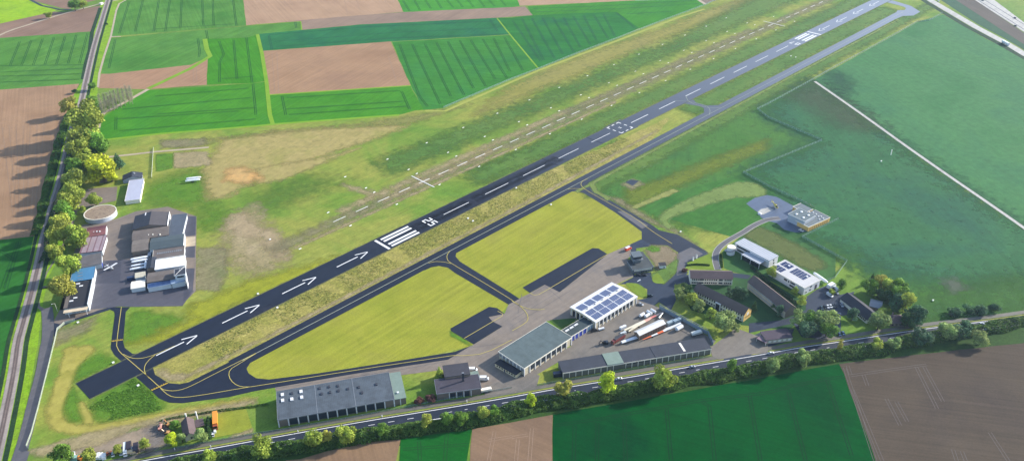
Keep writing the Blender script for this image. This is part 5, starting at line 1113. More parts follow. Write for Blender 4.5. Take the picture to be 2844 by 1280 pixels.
# campus trees
camp=[('Z2',965,600,'round',62,WILLOW,'pale tree at the left corner of the yellow-gabled block'),('Z2',1025,560,'round',62,DARK,'dark tree behind the pale one at the yellow-gabled block'),('Z2',1085,650,'round',68,SPRING,'yellowish tree in front of the left end of the yellow-gabled block'),('Z2',1165,730,'oval',62,WILLOW,'tall pale tree in front of the windows of the yellow-gabled block'),('Z2',1290,810,'oval',55,SPRING,'slim light tree left of the entrance bay of the yellow-gabled block'),('Z2',1450,910,'round',110,WILLOW,'big light tree in front of the yellow gable'),('Z2',1560,960,'round',45,WILLOW,'small light tree right of the big one before the yellow gable'),
('Z3',575,745,'round',50,BLUE,'left dark tree in the courtyard between the two dark-roofed blocks'),('Z3',640,730,'round',55,BLUE,'middle dark tree in the courtyard between the two dark-roofed blocks'),('Z3',715,750,'oval',55,BLUE,'right dark tree in the courtyard between the two dark-roofed blocks'),('Z3',835,880,'conifer',32,DARK,'narrow conifer right of the yellow gable'),('Z3',1105,925,'oval',55,BLUE,'dark tree in front of the brick-gabled block'),('Z3',1050,880,'round',40,DARK,'small dark tree left of the one before the brick gable'),
('Z3',1035,525,'round',62,SPRING,'light tree at the left end of the white solar office'),('Z3',1275,720,'oval',38,SPRING,'slim tree along the long wall of the white solar office'),('Z3',1345,830,'oval',50,SPRING,'slim tree at the front corner of the white solar office'),
('Z5',485,430,'round',78,WILLOW,'pale tree right below the brick gable'),('Z5',600,440,'round',80,MID,'hazy green tree second in the clump below the small car park'),('Z5',690,450,'round',90,WILLOW,'large pale tree in the clump below the small car park'),('Z5',800,440,'round',72,WILLOW,'rightmost pale tree of the clump below the small car park'),('Z5',560,540,'round',78,BLUE,'lower left dark tree of the clump below the small car park'),('Z5',740,530,'round',78,MID,'lower right tree of the clump below the small car park'),
('Z5',1235,455,'round',85,WILLOW,'big pale tree covering the end of the clubhouse roof'),('Z5',1255,355,'round',42,SPRING,'small light tree behind the big pale one at the clubhouse'),('Z5',985,380,'oval',55,BLUE,'dark tree left of the clubhouse wall'),('Z5',880,100,'oval',45,MID,'slim tree behind the white motorhome'),
('Z5',1172,35,'conifer',28,DARK,'small dark conifer at the top of the tree belt behind the clubhouse'),('Z5',1260,95,'round',80,YEL,'yellowish tree at the top of the belt behind the clubhouse'),('Z5',1145,120,'round',72,MID,'green tree at the left of the belt behind the clubhouse'),('Z5',1350,130,'round',85,SPRING,'broad tree in the middle of the belt behind the clubhouse'),('Z5',1440,170,'round',95,MID,'large tree right of the middle of the belt behind the clubhouse'),('Z5',1490,260,'oval',88,SPRING,'tall right-hand tree of the belt behind the clubhouse'),('Z5',1400,270,'round',80,BLUE,'dark tree beneath the tall one in the belt behind the clubhouse'),('Z5',1270,210,'round',60,DARK,'dark tree just behind the garden house'),('Z5',1590,390,'round',85,BLUE,'dark rounded tree at the far right end of the settlement'),('Z5',1510,440,'round',70,DARK,'dark tree right of the cottage'),('Z5',790,175,'round',30,SPRING,'small bush between the motorhome and the parked van')]
for (n,u,v,kd,r,c,l) in camp: T(n,u,v,kd,r,c,l,tr=.1,asp={'round':1.75,'oval':2.2,'conifer':3.6}[kd])
# shrubs
sh=[('R23',1880,810,70,'leftmost shrub in the dark group on the meadow above the highway bend'),('R23',2010,790,60,'second shrub in the dark group on the meadow above the highway bend'),('R23',2150,790,75,'third shrub in the dark group on the meadow above the highway bend'),('R23',2290,770,60,'rightmost shrub in the dark group on the meadow above the highway bend'),('R31',1640,545,55,'dark reddish bush left of the chimneyed workshop'),('R31',1760,520,60,'second dark bush right beside the chimneyed workshop'),('R22',1740,395,30,'small bush at the corner of the curving access road')]
for (n,u,v,r,l) in sh: T(n,u,v,'shrub',r,BLUE if n=='R23' else (104,70,66),l,1.1,name='shrub',cat='shrub',tr=.02)
# hedge beds near the access road
def leafmass(name,area_fn,n,size,col,label,cat,kind=None):
    R=random.Random(len(label)); v=[];f=[];tone=[]
    for k in range(n):
        p,t=area_fn(R); nn=Vector((R.gauss(0,.7),R.gauss(0,.7),1)).normalized(); a=nn.orthogonal().normalized(); b=nn.cross(a); r=R.random()*6.28; a,b=a*math.cos(r)+b*math.sin(r),b*math.cos(r)-a*math.sin(r); s=size*R.uniform(.6,1.3); i=len(v)
        v+= [tuple(p+a*s),tuple(p+b*s*.8),tuple(p-a*s),tuple(p-b*s*.8)]; f.append((i,i+1,i+2,i+3)); tone.append(t)
    me=bpy.data.meshes.new(name); me.from_pydata(v,[],f); me.materials.append(M_leaf); a=me.attributes.new('tone','FLOAT','FACE'); a.data.foreach_set('value',tone)
    o=bpy.data.objects.new(name,me); COL.objects.link(o); o.color=tuple(lin(q)*KA*1.35 for q in col)+(1,); tag(o,label,cat,kind=kind); return o
def belt(pts,w,h,seedv=0):
    seg=[]; tot=0
    for a,b in zip(pts,pts[1:]):
        L=math.hypot(b[0]-a[0],b[1]-a[1]); seg.append((tot,a,b,L)); tot+=L
    def fn(R):
        s=R.random()*tot
        for (t0,a,b,L) in seg:
            if s<=t0+L: break
        k=(s-t0)/L; nx,ny=-(b[1]-a[1])/L,(b[0]-a[0])/L
        d=R.uniform(-1,1); x=a[0]+(b[0]-a[0])*k; y=a[1]+(b[1]-a[1])*k
        ww=w*(.8+.45*noise.noise(Vector((s*.06,seedv,0)))); hh=h*(.75+.7*noise.noise(Vector((s*.09,seedv,d*.8)))+.35*noise.noise(Vector((s*.3,seedv,d*2))))
        X=x+nx*d*ww; Y=y+ny*d*ww; z=hh*math.sqrt(max(0,1-d*d))*R.uniform(.8,1.05)+R.uniform(0,.3)
        t=.5+.6*noise.noise(Vector((X*.16,Y*.16,seedv)))+R.gauss(0,.12)
        return Vector((X,Y,max(.1,z))),min(1,max(0,t))
    return fn
HB=PP('R30 1700 1250, 2300 1130, R31 0 1090, 300 1045, 700 985, 1000 930, 1350 880, 1700 830, 2100 775, 2450 700, R32 60 640, 400 585, 760 540, 1100 470, 1400 410, 1800 350, 2200 290, 2575 215, R33 100 180, 500 125, 800 80, 1150 40, R23 1350 1130, 1700 1080, 2100 1010, 2575 920, 3200 800, 4600 530')
leafmass('roadside_scrub',belt(HB,7.5,5.0,1.),78000,.5,(92,124,52),'dense dark green scrub belt between the highway and the southern fields','scrub','stuff')
leafmass('railway_scrub',belt(PP('R10 690 0, 640 130, 580 320, 520 560, 470 760, 430 930, 390 1100, R20 350 60'),5.,2.4,2.),14000,.5,(84,120,48),'dense scrub on the left bank of the railway cutting','scrub','stuff')
leafmass('railway_undergrowth',belt(PP('R00 800 1159, R10 800 60, 730 300, 690 560, 640 760, 560 980, 500 1150, R20 500 200, 440 330'),5,3.,3.),12000,.5,(64,92,44),'dark undergrowth below the tall tree row right of the railway','undergrowth','stuff')
def tufts(name,poly,n,size,col,label,h=.5):
    x0=min(p[0] for p in poly); x1=max(p[0] for p in poly); y0=min(p[1] for p in poly); y1=max(p[1] for p in poly)
    def fn(R):
        while True:
            x=R.uniform(x0,x1); y=R.uniform(y0,y1); ins=False
            for i in range(len(poly)):
                a=poly[i-1]; b=poly[i]
                if (a[1]>y)!=(b[1]>y) and x<(b[0]-a[0])*(y-a[1])/(b[1]-a[1])+a[0]: ins=not ins
            if ins and noise.noise(Vector((x*.05,y*.05,5)))>-.25: return Vector((x,y,R.uniform(.15,h))),min(1,max(0,R.gauss(.5,.25)))
    return leafmass(name,fn,n,size,col,label,'grass','stuff')
tufts('rough_grass_tufts',[(-235,-11.5),(60,-11.5),(230,-13),(230,-32),(60,-34),(-235,-36)],9000,.38,(120,132,58),'rough unmown grass tufts between runway and taxiway')
tufts('rough_grass_tufts',PP('R30 1350 320, 1530 460, 1640 640, 1000 770, 900 620'),3500,.35,(92,136,40),'lush uncut grass tufts below the runway stub')
for s,l in (('Z3 100 455, 200 445, 350 455','low clipped hedge in front of the white-gabled block'),('Z3 470 335, 475 400, 485 480','low clipped hedge right of the curving access road'),('Y1 740 250, 1000 200, 1500 120, 2300 20','thin green hedge line behind the depot house')):
    leafmass('hedge',belt(PP(s),1.1,1.2,4.),1600,.3,(70,104,40),l,'hedge')
leafmass('court_hedge',belt(PP('Z5 470 300, 300 180, 150 60, 20 -60'),2.,2.,6.),2600,.4,(48,80,48),'dark hedge strip along the lit side of the brick-gabled block','hedge')
# ------------------------------------------------------------------ vehicles and aircraft
M_paint=objcol('vehicle_paint',.3); M_glassv=pm('vehicle_glass',(24,30,40),.08,.05,spec=.8); M_tyre=pm('tyre',(28,28,30),.8,.1); M_lamp=pm('lamp_lens',(230,220,200),.2,.02); M_grey=pm('chassis_grey',(70,72,78),.6,.1)
def setc(o,col,k=1.):
    o.color=tuple(min(.85,lin(c)*KA*k*1.15) for c in col)+(1,)
def wheels(root,xs,y,r=.33,w=.22):
    for x in xs:
        for s in (-1,1):
            mb=MB(); mb.cyl((x,s*y-w/2,r),(x,s*y+w/2,r),r,n=12); q=mb.build('wheel',M_tyre,root); m2=MB(); m2.cyl((x,s*(y+w/2),r),(x,s*(y+w/2+.015),r),r*.6,n=10); m2.build('rim',C_metal,q)
def mk_car(kind='car'):
    t=empty('parked_car',(0,0,0))
    if kind=='car':
        prof=[(-2.1,.35),(-2.15,.75),(-1.95,.92),(-1.0,1.0),(.9,.98),(1.95,.8),(2.15,.6),(2.1,.35)]; gl=[(-1.75,.94),(-1.25,1.4),(.35,1.42),(1.1,.97)]
    elif kind=='suv':
        prof=[(-2.2,.4),(-2.25,1.05),(-2.0,1.12),(1.0,1.12),(2.1,.95),(2.25,.65),(2.2,.4)]; gl=[(-2.1,1.1),(-1.85,1.7),(.4,1.72),(1.05,1.1)]
    else:
        prof=[(-2.7,.4),(-2.7,2.3),(-2.5,2.4),(1.3,2.4),(1.9,1.5),(2.6,1.2),(2.7,.8),(2.65,.4)]; gl=None
    W=.88 if kind!='van' else 1.0
    mb=MB(); mb.prism(prof,-W,W,'y'); b=mb.build('body',M_paint,t)
    if gl:
        mb=MB(); g0=gl; n=4
        i=[(x,-W+.06 if z<1.2 else -W+.2,z) for x,z in g0]; j=[(x,-y,z) for x,y,z in i]; mb.tube([i,j]); mb.build('windows',M_glassv,t)
        mb=MB(); mb.box(g0[1][0]+.08,g0[2][0]-.08,-W+.24,W-.24,g0[1][1]+.005,g0[1][1]+.06); mb.build('roof',M_paint,t)
    else:
        mb=MB(); mb.prism([(1.36,2.34),(1.92,1.53),(1.98,1.53),(1.42,2.36)],-.85,.85,'y'); mb.build('windscreen',M_glassv,t)
        for s in (-1,1): mb=MB(); mb.box(.6,1.4,s*W-.02,s*W+.02,1.45,2.05); mb.build('window',M_glassv,t)
    wheels(t,(-1.35,1.4) if kind!='van' else (-1.8,1.8),W-.06)
    for s in (-1,1):
        mb=MB(); x=prof[-2][0]; mb.box(x-.1,x+.03,s*(W-.3)-.14,s*(W-.3)+.14,.6,.75); mb.build('headlight',M_lamp,t)
    return t
_proto={}
def place(name,maker,pos,rz,label,cat,col=None,group=None,first=True,z=.14,k=1.,scale=1):
    key=maker
    if key not in _proto: _proto[key]=MAKERS[maker](); t=_proto[key]; 
    else: t=copy_tree(_proto[key])
    for kk in ('label','category','group'):
        if kk in t: del t[kk]
    t.name=name; t.location=(pos[0],pos[1],z); t.rotation_euler=(0,0,rz); t.scale=(scale,)*3; tag(t,label,cat,group)
    if col:
        for c in t.children: setc(c,col,k)
    return t
def ang(n,u,v,u2,v2): 
    a=G(n,u,v); b=G(n,u2,v2); return math.atan2(b[1]-a[1],b[0]-a[0])
def sub(parent,name,mat,build):
    mb=MB(); build(mb); return mb.build(name,mat,parent)
def mk_lorry():
    t=empty('lorry',(0,0,0))
    sub(t,'cab',M_paint,lambda m:m.prism([(4.2,.6),(4.2,2.9),(5.7,2.9),(6.1,1.9),(6.2,.6)],-1.2,1.2,'y')); sub(t,'windscreen',M_glassv,lambda m:m.prism([(5.72,2.8),(6.08,1.95),(6.14,1.95),(5.78,2.8)],-1.05,1.05,'y'))
    sub(t,'chassis',M_grey,lambda m:m.box(-6,4.1,-1,1,.6,.95)); sub(t,'box_body',M_paint,lambda m:m.box(-6.1,3.9,-1.25,1.25,.96,3.3)); wheels(t,(-4.6,-3.4,4.9),1.05,.5,.3); return t
def mk_blade():
    t=empty('blade',(0,0,0)); return t
def mk_trailer():
    t=empty('glider_trailer',(0,0,0)); mb=MB()
    rings=[]
    for x,s in ((-5,.35),(-4.6,.8),(-3,1),(3,1),(4.4,.75),(5,.4)): rings.append([(x,.95*s*math.cos(a),1.3+(.75*s*math.sin(a) if math.sin(a)>0 else .55*s*math.sin(a))) for a in [2*PI*k/14 for k in range(14)]])
    mb.tube(rings); mb.build('shell',M_paint,t); wheels(t,(-.6,.4),.9); sub(t,'drawbar',M_grey,lambda m:m.box(5,6.3,-.06,.06,.5,.62)); return t
def mk_box():
    t=empty('container',(0,0,0)); sub(t,'body',M_paint,lambda m:m.box(-3,3,-1.2,1.2,.1,2.6)); sub(t,'door',M_grey,lambda m:m.box(3.0,3.05,-1.1,1.1,.2,2.5)); sub(t,'roof_edge',M_grey,lambda m:(m.box(-3.03,3.03,-1.26,-1.2,2.45,2.62),m.box(-3.03,3.03,1.2,1.26,2.45,2.62))); return t
def mk_cylinder():
    t=empty('nacelle_cover',(0,0,0)); mb=MB(); rings=[]
    for x,s in ((-2.6,.75),(-2.3,1),(2.3,1),(2.6,.75)): rings.append([(x,1.25*s*math.cos(a),1.35+1.2*s*math.sin(a)) for a in [2*PI*k/16 for k in range(16)]])
    mb.tube(rings); mb.build('shell',M_paint,t,smooth=False); sub(t,'cradle',M_grey,lambda m:(m.box(-1.8,-1.5,-1.1,1.1,0,.4),m.box(1.5,1.8,-1.1,1.1,0,.4))); return t
def mk_digger():
    t=empty('excavator',(0,0,0)); sub(t,'track',M_tyre,lambda m:(m.box(-1.8,1.8,-1.3,-.8,0,.8))); sub(t,'track',M_tyre,lambda m:(m.box(-1.8,1.8,.8,1.3,0,.8)))
    sub(t,'house',M_paint,lambda m:m.box(-2,1.2,-1.2,1.2,.9,2.0)); sub(t,'cab',M_glassv,lambda m:m.box(0,1.3,.1,1.15,2.0,2.9)); sub(t,'boom',M_paint,lambda m:(m.prism([(1.2,1.5),(3.4,3.8),(3.7,3.6),(1.4,1.1)],-.25,.25,'y'),m.prism([(3.4,3.8),(4.8,1.6),(4.5,1.4),(3.3,3.4)],-.2,.2,'y'))); sub(t,'bucket',M_grey,lambda m:m.prism([(4.3,1.6),(4.9,1.5),(4.6,.7),(4.0,.8)],-.5,.5,'y')); return t
def mk_vehtr():
    t=empty('flatbed_trailer',(0,0,0)); sub(t,'bed',M_grey,lambda m:m.box(-3.5,3.5,-1.2,1.2,.7,.95)); sub(t,'load',M_paint,lambda m:m.prism([(-3.3,.96),(-3.3,2.2),(2.8,2.4),(3.3,.96)],-1.1,1.1,'y')); wheels(t,(-2,-1),1.0,.4); return t
MAKERS={'car':lambda:mk_car('car'),'suv':lambda:mk_car('suv'),'van':lambda:mk_car('van'),'lorry':mk_lorry,'trailer':mk_trailer,'box':mk_box,'cyl':mk_cylinder,'digger':mk_digger,'flat':mk_vehtr}
WH=(236,238,240); SI=(176,184,194); DK=(44,52,64); BK=(30,34,42)
ra=ang('R32',950,380,1150,345); rb=ang('Y2',1900,265,2100,240)
hw=[('R32',1078,338,'car',WH,ra,'white car driving on the highway beside the big lime tree'),('R32',1812,218,'car',SI,ra,'silver car driving on the highway before the long storage row'),('R33',30,80,'car',WH,ra,'white car driving on the highway at the campus junction'),('Y2',2070,262,'suv',SI,rb,'silver car driving on the highway far right')]
for n,u,v,mk,c,a,l in hw: place('moving_car',mk,G(n,u,v),a,l,'car',c,'cars driving on the highway',k=1.1,z=.2)
ca=ang('Z5',680,300,705,345)
cars=[('Z5',690,322,'car',(60,84,92),'leftmost car of the row in the small car park, dark green-grey'),('Z5',722,316,'car',BK,'black car second from left in the small car park row'),('Z5',747,310,'car',WH,'white car third from left in the small car park row'),('Z5',775,306,'car',WH,'white car fourth from left in the small car park row'),('Z5',798,302,'car',DK,'dark car fifth from left in the small car park row'),('Z5',820,300,'car',BK,'black car at the right end of the small car park row'),('Z5',880,297,'suv',SI,'silver car parked alone right of the car park row')]
for n,u,v,mk,c,l in cars: place('parked_car',mk,G(n,u,v,.7),ca,l,'car',c,'cars in the small car park',k=1.1,z=.2)
one=[('Z5',845,384,'suv',(40,60,92),ra,'dark blue car parked below the row beside the pale tree clump'),('Z5',857,572,'car',(46,80,120),ca,'dark blue car nearest the highway, left of a pair'),('Z5',893,562,'car',(70,104,140),ca,'lighter blue car nearest the highway, right of a pair'),('Z5',765,206,'van',WH,ang('Z5',740,190,790,220),'long white van parked right of the white solar office'),('Z5',828,178,'car',SI,ang('Z5',810,165,845,190),'silver car behind the long white van'),('Z2',540,712,'car',SI,ang('Z2',515,700,565,720),'silver car at the right end of the solar hangar'),('Z2',640,622,'suv',(34,50,60),ang('Z2',610,620,670,615),'dark off-road car with pale roof beside the oval lawn'),('Z2',518,398,'car',DK,ang('Z2',480,395,560,400),'dark grey car left of two in front of the control tower'),('Z2',575,398,'car',BK,ang('Z2',480,395,560,400),'black car right of two in front of the control tower'),('Z4',562,386,'car',WH,ang('Z4',540,375,585,395),'white car in the shade of the rescue hangar'),('R20',460,570,'car',BK,ang('R20',420,570,500,560),'black car on the lane between railway and hangars'),('R03',2485,183,'car',BK,ang('R03',2300,80,2500,210),'black car on the motorway near the top right corner'),('R03',2490,262,'car',DK,ang('R03',2300,80,2500,210),'grey car on the nearer motorway carriageway'),('R03',2160,8,'car',BK,ang('R03',2100,0,2300,100),'black car on the motorway at the top edge'),('R03',1715,12,'car',WH,ang('R03',1700,0,1900,110),'white car on the light slip road at the top edge'),
('Y1',1500,440,'car',WH,ang('Y1',1500,480,1498,400),'white car below the orange lorry and left of a white box'),('ZA',318,845,'van',WH,ang('ZA',318,880,310,800),'white van at the left end of the depot yard edge'),('ZA',885,810,'car',(190,96,50),ang('ZA',850,830,910,790),'orange-brown car beside the white vans in the depot yard'),('ZA',1100,800,'car',WH,ang('ZA',1090,850,1110,760),'white car left of the white cab in the depot yard'),('ZA',1255,735,'car',WH,ang('ZA',1255,770,1250,690),'small white car between two dark trailers in the depot yard'),
('ZA',655,888,'car',SI,ang('ZA',655,930,660,850),'silver car left of the three white vans in the depot yard'),('ZA',958,822,'car',(176,190,190),ang('ZA',958,860,960,780),'pale grey-green car between two yard trees in the depot'),('ZA',1300,800,'car',(226,200,170),ang('ZA',1250,805,1350,790),'cream car right of the low trailer in the depot yard')]
for n,u,v,mk,c,a,l in one: place('parked_car' if mk!='van' else 'parked_van',mk,G(n,u,v,.7),a,l,'car' if mk!='van' else 'van',c,k=1.1,z=.2)
va=ang('Z8',1400,270,1540,270)
for u,v,l in ((1465,272,'white van parked behind the pale green shed roof'),(1650,412,'white van parked in front of the pale green shed')): place('parked_van','van',G('Z8',u,v,1),va,l,'van',WH,'white vans beside the dark workshop',k=1.2,scale=1.15)
for i,(u,v) in enumerate(((712,845),(762,845),(815,852))): place('parked_van','van',G('ZA',u,v,1.2),ang('ZA',712,900,722,790),'%s of three white vans standing side by side in the depot yard'%('left','middle','right')[i],'van',WH,'three white vans in the depot yard',k=1.15)
place('fire_engine','van',G('Z2',405,120,1),ang('Z2',380,130,430,105),'small red and white fire vehicle at the edge of the airfield meadow by the tower','fire engine',(226,84,54),k=1.2,scale=1.15)
for c in bpy.data.objects['fire_engine'].children:
    if c.name.startswith('body'): sub(bpy.data.objects['fire_engine'],'roof_panel',C_white,lambda m:m.box(-2.6,1.2,-.95,.95,2.41,2.5)); break
oa=ang('Y1',1525,300,1522,150)
t=place('orange_lorry','lorry',G('Y1',1535,250,1.8),oa+PI,'long bright orange lorry with red-brown cab parked beside the conifers','lorry',(240,156,54),k=1.1,scale=1.15)
for c in t.children:
    if c.name.startswith('cab'): setc(c,(170,84,44))
place('white_box_trailer','box',G('Y1',1530,385,1),oa,'small white box trailer right below the orange lorry','trailer',WH,k=1.2,scale=.55)
place('white_tractor_unit','lorry',G('ZA',1160,745,1.5),ang('ZA',1160,860,1165,700)+PI,'white lorry standing left of the dark trailers in the depot yard','lorry',WH,k=1.1,scale=.85)
for u,v,l in ((1215,705,'dark box trailer right beside the white depot lorry'),(1332,725,'dark box trailer standing free near the round yard tree')): place('box_trailer','box',G('ZA',u,v,1.5),ang('ZA',1215,790,1225,650),l,'trailer',(64,54,62),scale=1.15)
place('flatbed_trailer','flat',G('ZA',1245,795,1),ang('ZA',1190,800,1300,785),'low trailer with cream load in front of the dark box trailer','trailer',(236,206,160))
place('green_box_trailer','box',G('ZA',285,900,1.5),ang('ZA',240,900,320,890),'pale green-roofed box trailer at the bottom edge of the depot','trailer',(160,204,196),scale=1.1)
place('loader','digger',G('ZA',430,895,1),ang('ZA',390,880,470,900),'orange loader standing in sand at the lower edge of the depot','excavator',(250,160,60),k=1.1)
for i,(u,v,c,a,l) in enumerate(((1735,350,(240,200,180),.4,'pale pink site machine at the left of the machine group'),(1725,395,(236,170,150),1.,'pinkish machine with a long shadow below the pale one'),(1850,335,(226,164,96),1.6,'orange excavator at the right of the machine group'),(1835,465,(230,176,110),2.2,'orange-yellow excavator beside the first round depot tree'))): place('excavator','digger',G('ZA',u,v,1.2),a,l,'excavator',c,'site machines in the depot',k=.95,scale=.85)
# glider trailers and covered gliders
ga=ang('Z7',1435,325,1560,310)
for u,v,l in ((1500,297,'upper of two long white glider trailers on the meadow'),(1490,321,'lower of two long white glider trailers on the meadow')): place('glider_trailer','trailer',G('Z7',u,v,1),ga,l,'trailer',WH,'glider trailers on the meadow',k=1.25,scale=1.35)
gb=ang('Z6',840,640,980,615)
for i,(u,v,s,l) in enumerate(((918,615,1.35,'topmost long white covered trailer left of the packed hangar block'),(925,642,1.3,'second white covered trailer left of the packed hangar block'),(903,683,1.05,'third white covered trailer left of the packed hangar block'),(898,720,1.15,'lowest white covered trailer left of the packed hangar block'),(985,680,1.1,'white covered trailer parked crosswise against the packed hangar block'))): place('covered_trailer','trailer',G('Z6',u,v,1),gb if i<4 else ang('Z6',985,730,992,640),l,'trailer',WH,'white covered trailers by the hangar block',k=1.25,scale=s)
for (u,v,a,c,l) in ((955,545,gb,WH,'small white-roofed trailer above the covered trailers'),(1028,568,gb+1.5,SI,'pale blue-grey container between small brown hall and workshop hall'),(830,820,gb,(50,66,100),'dark blue tarpaulined trailer left of the cream store')): place('container','box',G('Z6',u,v,1.5),a,l,'container',c,scale=1.0)
place('white_motorhome','van',G('Z4',885,985,1),ang('Z4',850,1000,930,955),'large white motorhome right of the white solar office','motorhome',WH,k=1.25,scale=1.5)
place('boat_trailer','flat',G('Z4',930,1005,1),ang('Z4',905,985,950,1030),'white covered trailer beside the large white motorhome','trailer',WH,k=1.2,scale=.8)
place('tank_trailer','trailer',G('Z3',1540,590,1.5),ang('Z3',1490,550,1590,620),'big rounded white trailer behind the white solar office','trailer',WH,k=1.2,scale=1.5)
place('covered_trailer','flat',G('Z8',1688,600,1),ang('Z8',1610,590,1760,565),'green-grey trailer with white top beside the dark workshop','trailer',(250,240,222),k=1.2,scale=1.1)
place('delivery_truck','lorry',G('R03',2390,438,1.5),ang('R03',2300,390,2500,500),'white lorry driving on the light slip road in the top right corner','lorry',WH,k=1.2,scale=1.1)
place('covered_boat','flat',G('Z9',1525,335,1),ang('Z9',1450,350,1590,310),'pale covered boat-shaped load on a trailer near the concrete screen wall','trailer',(214,216,208),k=1.1,scale=1.25)
place('motorbike_trailer','flat',G('Z1',1200,590,1),ang('Z1',1150,600,1230,580),'small trailer with white covered load at the solar hangar corner','trailer',WH,k=1.1,scale=.7)
place('dark_trailer','flat',G('Z1',1120,608,1),ang('Z1',1090,620,1150,600),'small dark trailer under the solar hangar corner','trailer',BK,scale=.7)
place('dark_container','box',G('Z9',42,770,1.4),ang('Z9',0,790,85,780),'dark navy container at the left end of the storage row','container',(30,44,70),scale=1.15)
place('dark_loader','digger',G('Z9',545,430,1),2.6,'dark wheeled machine in front of the red skip lorry','excavator',(54,62,72))
# yard items
for i,(u,v,a,l) in enumerate(((640,262,0,'left white rounded cover of the four stored in the yard'),(752,275,0,'lower right white rounded cover of the four stored in the yard'),(800,215,1,'upper middle white rounded cover of the four stored in the yard'),(880,180,1,'upper right white rounded cover of the four stored in the yard'))):
    place('machine_cover','cyl',G('ZC',u,v,1.3),ang('ZC',600,290,690,235) if a==0 else ang('ZC',760,180,880,250),l,'cover',WH,'white rounded covers in the yard',k=1.1,scale=.95 if a==0 else .9)
place('machine_cover','cyl',G('ZC',1440,545,1.5),ang('ZC',1400,580,1540,500),'white hollow root section lying beside the red-tipped rotor blade','rotor part',WH,k=1.1,scale=1.25)
for u,v,c,s,l in ((235,530,WH,1.,'square white container left of the cream rotor blade'),(240,655,(206,214,216),.9,'pale grey container at the tail of the red skip lorry')): place('container','box',G('ZC',u,v,1.4),ang('ZC',170,560,310,500),l,'container',c,k=1.1,scale=s*.85)
place('steel_section','box',G('ZC',1250,440,1.2),ang('ZC',1150,500,1450,370),'pale grey steel frame stack behind the white-roofed barn','steel frame',(170,188,196),scale=1.0)
place('steel_section','box',G('ZC',1390,400,1.2),ang('ZC',1150,500,1450,370),'second pale grey steel frame behind the long rotor blade','steel frame',(156,176,188),scale=1.1)
t=place('skip_lorry','lorry',G('ZC',130,790,1.5),ang('ZC',30,860,260,720)+PI,'reddish-brown skip lorry at the left end of the storage yard','lorry',(140,76,72),k=1.,scale=1.0)
sub(t,'load_cover',M_grey,lambda m:m.box(-5.9,3.6,-1.1,1.1,3.31,3.45))
def blade(name,pts,label,bands,flip=1,r0=1.2):
    """rotor blade along survey points ZC; bands=[(t,width,thick,colour)]"""
    a=G('ZC',*pts[0],1.4); b=G('ZC',*pts[1],1.4); L=math.hypot(b[0]-a[0],b[1]-a[1]); rz=math.atan2(b[1]-a[1],b[0]-a[0])
    t=empty(name,(a[0],a[1],0),rz,label,'rotor blade','rotor blades stored in the yard')
    prev=None; k=0
    for i in range(len(bands)-1):
        t0,w0,h0,c=bands[i]; t1,w1,h1,_=bands[i+1]; mb=MB()
        def ring(tt,w,h,zc=1.4): return [(L*tt,(w*.5*math.cos(q)+(w*.18*(1-abs(math.sin(q)))*(-flip) if w>1.8 else 0)),zc+h*.5*math.sin(q)) for q in [2*PI*j/14 for j in range(14)]]
        mb.tube([ring(t0,w0,h0),ring((t0+t1)/2,(w0+w1)/2,(h0+h1)/2),ring(t1,w1,h1)]); o=mb.build(('root_section','blade_shell','blade_shell','blade_tip')[min(3,i)],M_paint,t); setc(o,c,1.15)
    for tt in (.12,.75): 
        mb=MB(); mb.box(L*tt-.2,L*tt+.2,-1,1,0,.6); mb.build('cradle',M_grey,t)
    return t
OR=(250,120,70)
blade('rotor_blade',((1470,455),(658,792)),'long white rotor blade with two orange bands lying before the barn',[(0,2.2,2.2,WH),(.12,2.0,1.9,WH),(.3,2.6,1.1,WH),(.47,1.8,.8,OR),(.62,1.5,.6,WH),(.78,1.1,.5,OR),(1,.5,.25,OR)])
blade('rotor_blade',((255,600),(1125,188)),'cream rotor blade with reddish outer half lying behind the barn',[(0,1.6,1.6,(226,216,190)),(.12,1.8,1.4,(226,216,190)),(.3,3.0,1.2,(232,222,196)),(.5,2.3,.9,(226,170,150)),(.66,1.8,.7,(206,120,110)),(.78,1.5,.5,(130,120,120)),(1,.6,.3,(130,120,120))])
blade('rotor_blade',((350,620),(640,440)),'short cream blade root lying beside the cream rotor blade',[(0,1.3,1.3,(214,204,180)),(.4,1.5,1.1,(220,210,186)),(1,.8,.6,(226,216,190))])
blade('rotor_blade',((195,850),(545,725)),'white rotor blade piece with hollow end left of the barn',[(0,2.0,2.0,WH),(.45,2.2,1.3,WH),(1,2.8,.7,(196,206,214))])
blade('rotor_blade',((1000,330),(1090,215)),'pale blade tip sticking out behind the white barn roof',[(0,1.5,1.1,(206,206,198)),(1,.8,.5,(196,196,190))])
